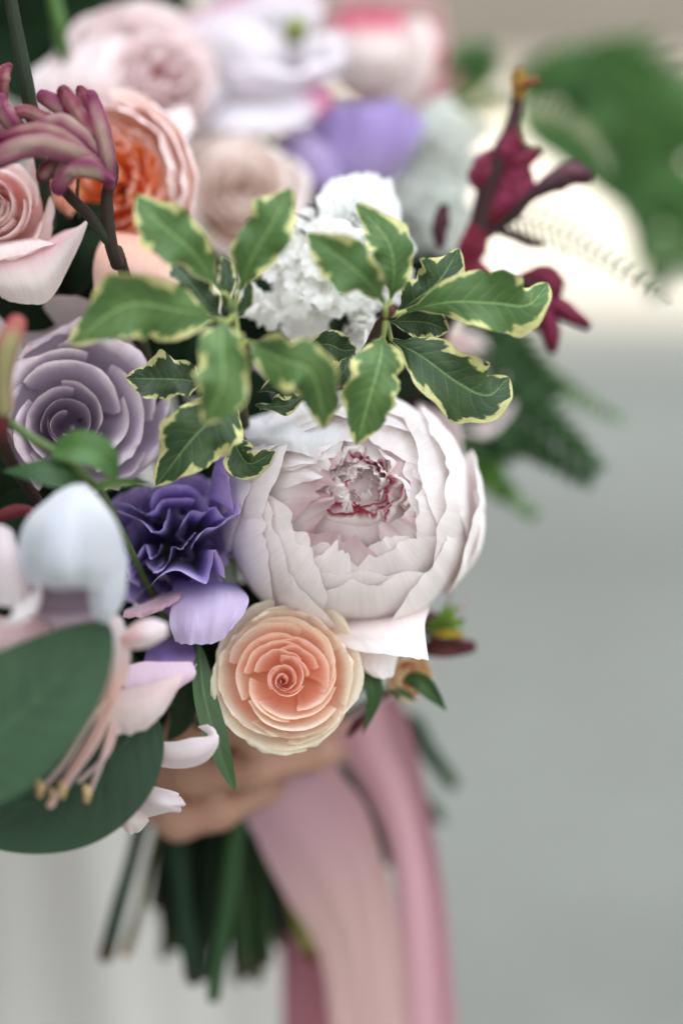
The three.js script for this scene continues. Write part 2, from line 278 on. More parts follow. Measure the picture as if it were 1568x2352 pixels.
  guard([[[522, 1170, -5], [508, 1140, -5], [510, 1100, -5], [540, 1050, -5]], [[519, 1165, -4], [510, 1130, -3.6], [515, 1090, -3.6], [535, 1040, -4]], [[530, 1170, -3], [524, 1120, -2.8], [530, 1070, -2.8], [545, 1030, -3.2]], [[548, 1140, -2.6], [545, 1100, -2.4], [548, 1060, -2.4], [555, 1030, -2.8]]], 75);
  guard([[[960, 930, -9], [1000, 960, -9], [1030, 1010, -9], [1040, 1060, -9]], [[985, 915, -8], [1025, 950, -7.6], [1052, 1000, -7.6], [1060, 1050, -8]], [[1000, 912, -7], [1040, 945, -6.6], [1058, 1000, -6.6], [1062, 1050, -7]], [[1010, 915, -6.4], [1045, 948, -6], [1056, 1005, -6], [1058, 1045, -6.4]]], 76);
  stemTo(o, c0.clone().addScaledVector(F.a, -0.03), F.a, 22);
}
// spiral rose, seen into its heart. Every number in mm.
function spiralRose(o, c0, F, q) {
  const { N, R, col, bud = 0.4, H = 22, open = 1, mat = M.petal, ruf = 1, rag = 0.03, turn = 137.5, th0 = 0, seed = 1, skip = 0, lean = [0, 0], r0 = 1.3, jit = 1.1 } = q;
  for (let i = skip; i < N; i++) {
    const f = i / (N - 1), out = sst(bud, 1, f), rm = r0 + (R * 0.62) * Math.pow(f, 0.92) + rr(-0.3, 0.3) * jit, jh = rr(-1, 1) * jit * (0.4 + f);
    const lip = rm + out * (R - rm) * open + 0.3 * (1 - out), hl = H * (1 - 0.10 * f) - out * out * H * 0.42 * open + jh;
    const prof = [[0.6 + f * 3, 0], [rm * (1.2 + 0.25 * out), H * 0.10], [rm * (1.05 + 0.10 * out), H * (0.80 + 0.22 * out * (1 - out) * 2)], [lip, hl]];
    const A = lerp(105, 50, Math.pow(f, 0.5)), th = th0 + i * turn + rr(-10, 10);
    const c = c0.clone().addScaledVector(F.e1, (lean[0] * (1 - f) + rr(-1, 1) * jit * (0.3 + f)) / 1000).addScaledVector(F.e2, (lean[1] * (1 - f) + rr(-1, 1) * jit * (0.3 + f)) / 1000);
    part(o, 'petal', cup(c, F, { th, prof, A, nu: 26, nv: 20, tip: 0.10 + 0.14 * out, tipP: 2.6, rag: rag * (0.3 + out), ragF: 4, ruf: ruf * (0.15 + out), rufF: q.rufF ?? 2.6, spiral: lerp(0.34, 0.05, Math.pow(f, 0.4)), w0: 0.6, notch: -0.05 * out, seed: seed * 100 + i, col: (u, v, s) => col(u, v, f, s) }), mat);
  }
}
{ // ── peach rose under the peony
  const c0 = V(660, 1556, -2.1), F = frameOf([0.02, 0.16, 1]);
  const o = thing('rose', 'open peach rose with cream rim directly under the white peony', 'rose', c0);
  const pe = C('#fcdac4'), dp = C('#f8b48e'), cream = C('#faf0dc'), gr = C('#e0e2b8');
  const col = (u, v, f, s) => { let c = mix(dp, pe, sst(0.2, 0.8, v)); c = mix(c, cream, clamp(sst(0.18, 0.75, f) * sst(0.30, 0.85, v + 0.1 * fbm(u * 3, v * 3, s)) + sst(0.55, 1, f) * 0.45)); return mix(c, gr, 0.75 * sst(0.72, 1, f) * sst(0.8, 1.0, v + 0.12 * fbm(u * 5, 2, s))); };
  const P = (cx, cy, f, th, A, prof, q = {}) => (f > 0.6 && (prof = prof.map(([r, h], i) => i > 1 ? [r * (1 + 0.09 * Math.abs(Math.cos(th * Math.PI / 180)) + rr(-0.02, 0.05)), h + rr(-1, 1)] : [r, h])), part(o, 'petal', cup(c0.clone().addScaledVector(F.e1, cx / 1000).addScaledVector(F.e2, cy / 1000), F, { th, prof, A, nu: 30, nv: 20, tip: 0.12, rag: 0.02, ragF: 4, ruf: 0.5, rufF: 2.4, spiral: 0.12, w0: 0.6, seed: Math.floor(rnd() * 9999), col: (u, v, s) => col(u, v, f, s), ...q }), M.thin));
  // tight spiral heart, low in the flower
  for (let k = 0; k < 7; k++) { const r = 0.9 + k * 0.92; P(-1.6 + k * 0.12, -3.4 + k * 0.22, 0.05, 300 + k * 130, lerp(150, 85, k / 8), [[0.1, 9], [r * 1.1, 12], [r * 1.0, 18], [r * 1.05 + 0.5, 22.5 - k * 0.12]], { spiral: 0.42 - k * 0.03, tip: 0.04 }); }
  // petals stacked behind it
  for (let k = 0; k < 6; k++) { const r = 7.4 + k * 1.6 + rr(-0.4, 0.4); P(-1 + k * 0.1, -1.6 + k * 0.2, 0.12 + k * 0.03, 84 + (k % 2 ? 34 : -30) + rr(-14, 14), rr(50, 66), [[0.5, 5], [r * 1.12, 10], [r * 1.02, 17], [r * 1.08 + 0.7, 22.2 - k * 0.15 + rr(-0.7, 0.7)]], { spiral: k % 2 ? 0.14 : -0.12, tip: 0.14, ruf: 1.1, rag: 0.03 }); }
  // the ring of petals round the heart
  for (const [th, r, A, f] of [[285, 15.5, 60, 0.42], [230, 14.5, 44, 0.4], [330, 15, 44, 0.4], [20, 16.5, 46, 0.45], [165, 16, 46, 0.45], [70, 18, 50, 0.5], [120, 18.3, 48, 0.5], [270, 18.5, 55, 0.55]]) P(-0.2, -0.3, f, th, A, [[1, 1], [r * 1.12, 6], [r * 1.02, 16], [r * 1.13 + 0.8, 19.5]], { ruf: 0.9, rag: 0.04, tip: 0.16 });
  // opened outer petals, rolled back
  [10, 62, 118, 172, 225, 268, 312, 350, 95, 205, 290, 40, 145, 245].forEach((th, k) => { const f = 0.68 + 0.32 * (k / 13), r = 19.5 + k * 0.35; P(0, 0, f, th + rr(-6, 6), rr(34, 42), [[r * 0.4, -3], [r * 1.1, 2], [r * 1.12, 16 - k * 0.25], [22.2 + k * 0.5, 15.5 - k * 0.5]], { ruf: 1.7, rufF: 2.8, rag: 0.06, tip: 0.24, notch: -0.05, spiral: k % 2 ? 0.05 : -0.05 }); });
  stemTo(o, c0, F.a, 18);
}
{ // ── lavender grey rose, left
  const c0 = V(190, 960, -3.0), F = frameOf([0.12, 0.10, 1]);
  const o = thing('rose', 'dusty lavender grey rose left of the variegated leaves', 'rose', c0);
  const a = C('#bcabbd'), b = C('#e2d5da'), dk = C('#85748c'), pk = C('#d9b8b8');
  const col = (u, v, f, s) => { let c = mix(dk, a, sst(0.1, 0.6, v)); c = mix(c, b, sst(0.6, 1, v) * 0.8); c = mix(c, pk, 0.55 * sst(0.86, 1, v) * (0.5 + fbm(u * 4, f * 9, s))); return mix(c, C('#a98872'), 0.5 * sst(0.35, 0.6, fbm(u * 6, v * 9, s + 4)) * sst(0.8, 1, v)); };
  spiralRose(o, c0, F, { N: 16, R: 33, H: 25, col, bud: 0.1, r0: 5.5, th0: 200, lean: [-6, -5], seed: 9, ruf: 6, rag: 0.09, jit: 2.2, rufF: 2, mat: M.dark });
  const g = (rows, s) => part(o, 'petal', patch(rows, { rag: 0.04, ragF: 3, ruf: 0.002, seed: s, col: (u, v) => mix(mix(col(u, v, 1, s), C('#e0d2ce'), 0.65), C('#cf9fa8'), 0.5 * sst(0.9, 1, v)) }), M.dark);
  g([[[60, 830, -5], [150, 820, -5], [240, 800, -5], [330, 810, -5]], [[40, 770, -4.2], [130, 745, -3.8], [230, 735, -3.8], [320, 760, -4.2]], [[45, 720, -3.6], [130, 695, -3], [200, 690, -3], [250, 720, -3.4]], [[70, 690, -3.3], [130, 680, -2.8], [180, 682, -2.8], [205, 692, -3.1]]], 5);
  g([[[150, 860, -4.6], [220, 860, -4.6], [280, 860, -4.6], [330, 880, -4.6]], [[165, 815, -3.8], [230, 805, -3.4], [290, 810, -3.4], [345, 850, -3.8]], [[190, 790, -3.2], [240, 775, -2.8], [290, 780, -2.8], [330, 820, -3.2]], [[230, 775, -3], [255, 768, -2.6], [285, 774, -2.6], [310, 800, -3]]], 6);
  stemTo(o, c0, F.a, 18);
}
{ // ── purple lisianthus
  const c0 = V(385, 1262, -4.2), F = frameOf([-0.05, 0.18, 1]);
  const o = thing('lisianthus', 'deep violet ruffled lisianthus between the white bud and the peony', 'lisianthus', c0);
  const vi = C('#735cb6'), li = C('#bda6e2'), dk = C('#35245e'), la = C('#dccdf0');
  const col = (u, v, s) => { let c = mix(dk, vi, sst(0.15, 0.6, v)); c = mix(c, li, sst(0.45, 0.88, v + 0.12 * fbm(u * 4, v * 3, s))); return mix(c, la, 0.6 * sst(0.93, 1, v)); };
  for (let k = 0; k < 9; k++) {
    const f = k / 8, R = 12 + 18 * f;
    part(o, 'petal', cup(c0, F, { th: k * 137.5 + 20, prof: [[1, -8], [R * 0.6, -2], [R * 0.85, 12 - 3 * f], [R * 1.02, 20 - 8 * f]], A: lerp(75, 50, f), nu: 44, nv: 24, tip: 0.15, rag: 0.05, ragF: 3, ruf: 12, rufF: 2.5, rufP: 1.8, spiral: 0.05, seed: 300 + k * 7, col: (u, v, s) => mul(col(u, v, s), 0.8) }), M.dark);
  }
  // wavy petals, each following its own lip
  const wavy = (lip, back, q = {}) => {
    const [bx, by] = back, rows = [[0.62, -3.4], [0.4, -2.2], [0.16, -0.8], [0, 0]].map(([k, dd]) => lip.map(([x, y, d = 0]) => [lerp(x, bx, k), lerp(y, by, k), (q.d ?? -1) + 0.7 + dd + d * (1 - k)]));
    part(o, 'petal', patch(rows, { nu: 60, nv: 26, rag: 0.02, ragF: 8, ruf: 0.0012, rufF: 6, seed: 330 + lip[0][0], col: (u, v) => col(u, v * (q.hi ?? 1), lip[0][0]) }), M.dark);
  };
  wavy([[262, 1150, -0.6], [290, 1158, 0.2], [330, 1178, -0.3], [352, 1172, 0.4], [376, 1148, -0.2], [432, 1142, 0.2], [450, 1150, -0.4]], [390, 1215], { d: -1.8 });
  wavy([[258, 1170, -0.6], [290, 1178, 0.3], [322, 1194, -0.4], [346, 1220, 0.3], [370, 1216, 0.6], [382, 1190, -0.3], [390, 1166, -0.6]], [400, 1240], { d: -1.3 });
  wavy([[346, 1180, -0.6], [348, 1140, 0.2], [372, 1118, -0.2], [415, 1112, 0.4], [450, 1124, -0.1], [486, 1168, 0.3], [506, 1160, -0.5]], [410, 1230], { d: -2.4 });
  wavy([[412, 1216, -0.4], [420, 1196, 0.3], [442, 1172, -0.2], [470, 1176, 0.3], [494, 1162, 0], [512, 1184, 0.4], [530, 1190, -0.2]], [412, 1250], { d: -1.2 });
  wavy([[440, 1262, -0.4], [452, 1240, 0.2], [474, 1212, 0.5], [508, 1206, 0], [530, 1186, 0.4], [552, 1178, 0.1], [548, 1150, -0.5]], [420, 1262], { d: -0.7 });
  wavy([[350, 1318, -0.3], [372, 1312, 0.3], [386, 1290, -0.3], [396, 1256, 0.3], [418, 1262, 0.6], [432, 1246, 0], [452, 1222, -0.4]], [408, 1262], { d: -0.9 });
  wavy([[300, 1306, -0.3], [318, 1270, 0.3], [334, 1250, -0.2], [344, 1284, 0.5], [360, 1276, 0], [372, 1250, -0.4]], [380, 1262], { d: -1.6 });
  wavy([[280, 1340, -0.4], [310, 1320, 0.2], [330, 1290, -0.2], [350, 1312, 0.4], [376, 1296, 0]], [380, 1250], { d: -2 });
  wavy([[340, 1352, -0.4], [366, 1326, 0.3], [402, 1312, -0.2], [440, 1326, 0.4], [474, 1340, 0], [486, 1306, -0.4], [494, 1262, 0.3], [510, 1290, 0.6], [518, 1330, 0.2]], [420, 1262], { d: -0.4 });
  wavy([[270, 1230, -0.6], [286, 1250, 0.2], [280, 1290, -0.2], [296, 1330, 0.3], [320, 1350, -0.4]], [370, 1260], { d: -2.2 });
  const g = (rows, s, cf, q = {}) => part(o, 'petal', patch(rows, { nu: 30, nv: 24, rag: 0.03, ragF: 4, ruf: 0.0022, rufF: 5, seed: s, col: cf, ...q }), M.petal);
  const streak = (u, v) => mix(mix(vi, la, sst(0, 0.35, v)), C('#e6def0'), 0.8 * sst(0.42, 0.6, fbm(u * 7 + v * 5, v * 6 - u * 3, 12)) * sst(0.15, 0.4, v) * sst(0.75, 0.5, v));
  g([[[400, 1330, -2.5], [450, 1335, -2.2], [500, 1335, -2.2], [540, 1340, -2.6]], [[395, 1380, -1.2], [450, 1380, -0.6], [520, 1370, -0.6], [570, 1372, -0.8]], [[390, 1430, -0.6], [445, 1435, -0.1], [510, 1425, -0.1], [562, 1405, 0.1]], [[402, 1478, -0.6], [440, 1484, -0.3], [495, 1480, -0.3], [540, 1440, 0]]], 21, streak);
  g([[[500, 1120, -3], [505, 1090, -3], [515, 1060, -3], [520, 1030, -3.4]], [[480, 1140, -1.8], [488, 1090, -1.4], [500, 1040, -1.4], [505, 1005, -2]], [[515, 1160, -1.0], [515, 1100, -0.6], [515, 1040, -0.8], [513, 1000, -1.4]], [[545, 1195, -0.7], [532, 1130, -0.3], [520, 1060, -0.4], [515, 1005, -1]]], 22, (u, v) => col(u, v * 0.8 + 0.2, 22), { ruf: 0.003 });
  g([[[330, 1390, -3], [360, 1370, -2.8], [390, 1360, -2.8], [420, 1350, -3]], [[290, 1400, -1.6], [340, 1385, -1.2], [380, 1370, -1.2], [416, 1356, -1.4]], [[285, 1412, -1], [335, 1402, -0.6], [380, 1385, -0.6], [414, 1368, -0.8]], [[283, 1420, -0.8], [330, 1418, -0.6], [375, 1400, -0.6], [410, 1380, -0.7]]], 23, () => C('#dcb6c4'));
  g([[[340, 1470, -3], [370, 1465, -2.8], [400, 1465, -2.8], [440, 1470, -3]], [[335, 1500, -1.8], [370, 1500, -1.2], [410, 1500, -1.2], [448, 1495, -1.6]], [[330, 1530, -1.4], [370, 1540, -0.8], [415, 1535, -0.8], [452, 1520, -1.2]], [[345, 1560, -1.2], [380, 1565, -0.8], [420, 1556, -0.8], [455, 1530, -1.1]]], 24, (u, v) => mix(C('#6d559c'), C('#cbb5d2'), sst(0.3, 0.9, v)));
  stemTo(o, c0, F.a, 12);
}
// ═════════════ variegated sprigs in front ═════════════
function variegated(seed, gr, gr2, cream, vein) {
  return dataTex(192, 384, (U, t) => {
    const sd = U > 0.5 ? 1 : 0, a = Math.abs(2 * U - 1), k = t - 0.16 * a;
    const jag = 0.17 * noise(k * 13, sd * 3, seed) + 0.09 * noise(k * 34, sd * 7 + a * 2, seed + 3) + 0.04 * noise(k * 80, a * 20, seed + 5);
    const lim = 0.85 + 1.25 * jag - 0.42 * sst(0.86, 1, t) - 0.05 * sst(0.2, 0, t);
    const e = sst(lim - 0.03, lim + 0.03, a);
    let c = mix(gr, gr2, clamp(0.5 + 0.7 * fbm(k * 7, a * 3 + sd * 5, seed + 11)));
    const lat = Math.abs(((k * 11 + 0.15 * noise(k * 20, a, seed)) % 1 + 1) % 1 - 0.5); c = mix(c, vein, 0.33 * sst(0.09, 0.02, lat) * sst(1, 0.2, a));
    c = mix(c, vein, 0.85 * sst(0.055, 0.02, a));
    c = mix(c, mix(gr, gr2, 0.5), 0.25 * sst(0, 0.5, noise(U * 60, t * 90, seed + 2)));
    let m = mix(cream, mul(cream, 0.86), clamp(0.5 + fbm(U * 20, t * 20, seed + 21)));
    m = mix(m, [150, 160, 90], 0.35 * sst(lim + 0.10, lim, a));
    return mix(c, m, e);
  });
}
const VT = [
  variegated(1, [66, 98, 52], [90, 122, 70], [224, 220, 160], [150, 178, 118]),
  variegated(2, [70, 102, 58], [100, 130, 74], [222, 218, 156], [156, 182, 124]),
  variegated(3, [38, 58, 36], [58, 82, 50], [224, 220, 164], [112, 140, 92]),
  variegated(4, [42, 66, 42], [72, 96, 58], [222, 218, 158], [120, 150, 98]),
];
const leafBump = dataTex(192, 192, (U, t) => { const a = Math.abs(2 * U - 1), k = t - 0.16 * a; const lat = Math.abs(((k * 11) % 1 + 1) % 1 - 0.5); const v = 140 + 60 * sst(0.0, 0.4, lat) - 60 * sst(0.06, 0, a) + 30 * noise(U * 70, t * 90, 3); return [v, v, v]; }, false);
const VM = VT.map((t) => new THREE.MeshPhysicalMaterial({ map: t, color: new THREE.Color(0.82, 0.83, 0.72), side: THREE.DoubleSide, roughness: 0.42, specularIntensity: 0.6, bumpMap: leafBump, bumpScale: 0.0004 }));
const obov = (t) => { if (t < 0.1) return 0.05 + 0.10 * t / 0.1; const q = (t - 0.1) / 0.9; return 0.15 * (1 - q) + Math.pow(Math.sin(Math.PI * Math.pow(q, 1.0)), 0.75) * (0.88 + 0.2 * q) * (1 - 0.08 * q); };
{
  const o = thing('variegated_sprig', 'cream edged green leafy sprig nearest the camera, left of the white stock', 'leafy sprig', V(520, 720, 3));
  const L = (m, pts, W, q) => part(o, 'leaf', leaf(pts, W, { nu: 20, nv: 56, prof: obov, ...q }), VM[m]);
  L(0, [[508, 672, 3.2], [440, 575, 4.2], [375, 520, 4.6], [312, 448, 4.4]], 60, { wave: 17, waveN: 2.4, seed: 1, edge: 0.3, roll: 8, fold: 0.15 });
  L(0, [[548, 672, 3.2], [580, 590, 4.0], [628, 510, 4.4], [668, 432, 4.2]], 60, { wave: 19, waveN: 2.6, seed: 2.2, edge: 0.3, roll: -10, fold: 0.2 });
  L(1, [[500, 733, 3.4], [410, 712, 4.6], [290, 702, 4.9], [160, 792, 4.4]], 72, { wave: 30, waveN: 1.5, seed: 0.5, edge: 0.3, roll: -12, fold: 0.1 });
  L(1, [[512, 730, 3.6], [510, 790, 5.2], [512, 880, 5.6], [468, 975, 4.8]], 62, { wave: 19, waveN: 2, seed: 2.8, edge: 0.3, roll: 6, fold: 0.15 });
  L(1, [[566, 782, 3.2], [640, 822, 4.6], [718, 858, 4.8], [745, 985, 3.2]], 62, { wave: 19, waveN: 2.1, seed: 4.2, edge: 0.3, roll: 10, fold: 0.2 });
  L(2, [[512, 735, 2.2], [470, 690, 2.4], [430, 640, 2.4], [394, 600, 2.0]], 42, { wave: 15, waveN: 3, seed: 1.7, roll: 30 });
  L(2, [[515, 720, 2.6], [518, 670, 2.8], [520, 620, 2.6], [512, 585, 2.4]], 22, { wave: 4, waveN: 3, seed: 3.1, roll: 30 });
  L(2, [[540, 740, 2.6], [556, 715, 2.4], [572, 680, 2.4], [570, 640, 2.2]], 18, { wave: 3, waveN: 3, seed: 5.1, roll: -35 });
  L(2, [[470, 880, 0.2], [420, 872, 0.8], [360, 870, 0.8], [290, 868, 0.5]], 56, { wave: 19, waveN: 2.4, seed: 2.4, roll: 14, edge: 0.3 });
  L(3, [[532, 905, 0.6], [500, 950, 1.4], [440, 1010, 1.6], [358, 1116, 1.0]], 74, { wave: 23, waveN: 2.6, seed: 0.8, roll: -8, edge: 0.3 });
  L(2, [[590, 900, -0.8], [640, 885, -0.2], [690, 880, -0.2], [720, 905, -0.6]], 34, { wave: 15, waveN: 2.4, seed: 6.4, roll: 30 });
  L(2, [[586, 930, -1.0], [620, 935, -0.4], [670, 928, -0.4], [705, 900, -0.8]], 22, { wave: 15, waveN: 2.2, seed: 7.4, roll: -30 });
  L(3, [[535, 990, -0.6], [548, 1035, 0.0], [575, 1065, 0.2], [632, 1036, 0.3]], 40, { wave: 17, waveN: 1.6, seed: 1.2, roll: 22 });
  const br = C('#5a5038'), gn = C('#6c7f4c');
  part(o, 'stem', tube([[530, 700, 3.2], [535, 760, 2.6], [552, 900, 0], [570, 1100, -5], [585, 1700, -10]], [9, 10, 12, 13, 12], { n: 40, col: (t) => mix(gn, br, sst(0, 0.12, t)), lump: 0.2, hair: 30 }), M.matte);
  for (const [x, y, d] of [[508, 672, 3.2], [548, 672, 3.2], [500, 733, 3.4], [512, 732, 3.6], [566, 782, 3.2], [532, 905, 0.6], [470, 880, 0.2]]) part(o, 'leaf_stalk', tube([[538, y > 800 ? 860 : 715, y > 800 ? 0.4 : 2.9], [(538 + x) / 2, y + (y > 800 ? -12 : 8), d], [x, y, d]], [6, 5, 5], { n: 10, m: 8, col: () => C('#a9b878') }), M.green);
}
{
  const o = thing('variegated_sprig', 'cream edged green leafy sprig directly above the white peony, right of the stock', 'leafy sprig', V(888, 725, 2));
  const L = (m, pts, W, q) => part(o, 'leaf', leaf(pts, W, { nu: 20, nv: 56, prof: obov, ...q }), VM[m]);
  L(0, [[884, 698, 2.6], [838, 640, 3.8], [778, 590, 4.1], [704, 536, 3.9]], 56, { wave: 19, waveN: 2.2, seed: 1.4, edge: 0.3, roll: -10, fold: 0.2 });
  L(0, [[896, 690, 1.9], [905, 620, 2.6], [888, 550, 2.8], [818, 468, 2.6]], 50, { wave: 13, waveN: 2.6, seed: 3.4, edge: 0.3, roll: 10, fold: 0.1 });
  L(3, [[912, 716, 0.6], [965, 680, 0.9], [1012, 640, 1.0], [1054, 570, 0.8]], 56, { wave: 21, waveN: 2, seed: 5.2, edge: 0.3, roll: -8 });
  L(0, [[922, 716, 1.2], [1030, 694, 1.8], [1130, 696, 2.0], [1212, 700, 1.9], [1258, 650, 1.4]], 66, { wave: 27, waveN: 1.9, seed: 0.4, edge: 0.3, roll: 8, fold: 0.12 });
  L(3, [[898, 780, 0.4], [968, 818, 0.8], [1050, 878, 0.9], [1120, 908, 0.8], [1168, 866, 0.5]], 78, { wave: 25, waveN: 1.8, seed: 2.0, edge: 0.3, roll: 4, fold: 0.12 });
  L(1, [[880, 768, 1.6], [872, 830, 2.6], [850, 910, 2.7], [818, 1022, 2.0]], 62, { wave: 17, waveN: 2.3, seed: 4.6, edge: 0.3, roll: -8, fold: 0.18 });
  L(2, [[700, 800, -0.6], [750, 790, -0.2], [790, 805, -0.2], [818, 800, -0.6]], 38, { wave: 13, waveN: 2, seed: 6.0, roll: 12 });
  L(2, [[800, 815, -0.4], [792, 845, 0.2], [776, 870, 0.2], [752, 888, -0.3]], 28, { wave: 11, waveN: 2, seed: 7.0, roll: -24 });
  L(2, [[895, 740, 0.2], [940, 738, -0.2], [985, 742, -0.4], [1030, 760, -0.8]], 40, { wave: 15, waveN: 2, seed: 8.0, roll: 12 });
  const br = C('#4a3a2c'), gn = C('#6c7f4c');
  part(o, 'stem', tube([[900, 712, 2.2], [880, 735, 1.6], [858, 780, 0], [800, 900, -3.5], [720, 1200, -8], [600, 1700, -10]], [11, 13, 13, 12, 12, 11], { n: 40, col: (t) => mix(C('#6a4038'), br, sst(0, 0.1, t)), lump: 0.25 }), M.matte);
  for (const [x, y, d, c] of [[884, 698, 2.6, '#a9b878'], [896, 690, 1.9, '#a9b878'], [912, 716, 0.6, '#8a9a62'], [930, 715, 1.3, '#b4c482'], [898, 780, 0.4, '#a0b070'], [880, 775, 1.6, '#a9b878']]) part(o, 'leaf_stalk', tube([[886, 728, 1.9], [(886 + x) / 2, (728 + y) / 2, d + 0.2], [x, y, d]], [6, 6, 5], { n: 10, m: 8, col: () => C(c) }), M.green);
}
// ═════════════ white stock ═════════════
{
  const o = thing('white_stock', 'white ruffled stock flower head between the two variegated sprigs', 'flower', V(770, 640, -2.2));
  const wh = C('#fbfaf6'), cr2 = C('#f6f3e2'), gy = C('#dfe0c4');
  const floret = (x, y, d, s, q = {}) => { // a small ruffled blossom, five petals joined
    const c = V(x, y, d), ax = frameOf([(x - 760) / 110 * 0.75 + rr(-0.3, 0.3), (640 - y) / 170 * 0.75 + rr(-0.3, 0.3), 0.95]);
    const gs = []; for (let k = 0; k < 5; k++) gs.push(cup(c, ax, { th: k * 72 + rr(-15, 15), prof: [[0.4, -4], [1.2, 0], [s * 0.55, 3.5], [s, rr(1.5, 4)]], A: rr(36, 52), nu: 16, nv: 12, tip: 0.2, rag: 0.12, ragF: 3, ruf: 2.6, rufF: 1.8, seed: Math.floor(rnd() * 9999), col: (u, v) => mix(q.c || cr2, wh, sst(0, 0.5, v)) }));
    part(o, 'floret', mergeGeometries(gs), M.white);
  };
  for (let k = 0; k < 56; k++) { const t = k / 55, a = rnd() * 6.283, r = Math.sqrt(rnd()); const cx = lerp(762, 725, t), cy = lerp(575, 700, t); const x = cx + Math.cos(a) * r * 104, y = cy + Math.sin(a) * r * 66; floret(x, y, -2.0 - 2.6 * r * r + rr(-0.5, 0.5), rr(6, 9)); }
  for (const [x, y] of [[600, 700], [585, 690], [640, 610], [660, 580], [622, 716], [690, 560], [740, 540]]) floret(x, y, -2.8, 7);
  for (let k = 0; k < 26; k++) { const a = rnd() * 6.283, r = Math.sqrt(rnd()); floret(828 + Math.cos(a) * r * 40, 735 + Math.sin(a) * r * 42, -2.4 - r * 1.2, rr(2, 3.2), { c: C('#bfc48c') }); }
  for (let k = 0; k < 24; k++) { const a = rnd() * 6.283, r = Math.sqrt(rnd()); floret(880 + Math.cos(a) * r * 45, 600 + Math.sin(a) * r * 95, -3.4 - r, rr(4, 6)); }
  for (const pts of [[[840, 760, -2], [836, 800, -1.6], [820, 840, -1.8]], [[926, 690, -1.5], [935, 680, -1.2], [940, 660, -1.2]], [[918, 680, -1.6], [930, 668, -1.3], [936, 652, -1.3]]]) part(o, 'filament', tube(pts, [4, 3.4, 3], { n: 8, m: 6, col: () => wh }), M.thick);
  stemTo(o, V(760, 690, -4.5), v3(0.1, 0.3, 1), 14);
}
{
  const o = thing('white_carnation', 'white frilled carnation with dark needle leaves above the white stock', 'flower', V(812, 500, -3.4));
  const c0 = V(815, 525, -4.8), F = frameOf([0.15, 0.5, 1]), wh = C('#fbfbf9');
  for (let k = 0; k < 26; k++) { const f = k / 25, R = 3 + 15.5 * f; part(o, 'petal', cup(c0, F, { th: k * 137.5, prof: [[0.5, 0], [R * 0.35, 6], [R * 0.7, 15 - 2 * f], [R, 19 - 5 * f]], A: lerp(80, 46, f), nu: 34, nv: 14, tip: 0.12, rag: 0.12, ragF: 5, ruf: 4, rufF: 2.6, seed: 500 + k, col: (u, v) => mix(C('#edefe4'), wh, sst(0.1, 0.7, v)) }), M.white); }
  const dg = C('#1c3327');
  for (const pts of [[[728, 500, -3.4], [725, 475, -2.8], [722, 455, -2.6]], [[730, 480, -3.4], [715, 473, -3], [703, 470, -2.9]], [[745, 530, -3.6], [700, 500, -2.8], [665, 490, -3]], [[735, 560, -3.4], [700, 535, -2.6], [668, 515, -2.8]]]) part(o, 'leaf', tube(pts, [6, 6.5, 2.5], { n: 12, m: 8, col: () => dg, flat: 0.5 }), M.green);
  stemTo(o, c0, F.a, 9);
}
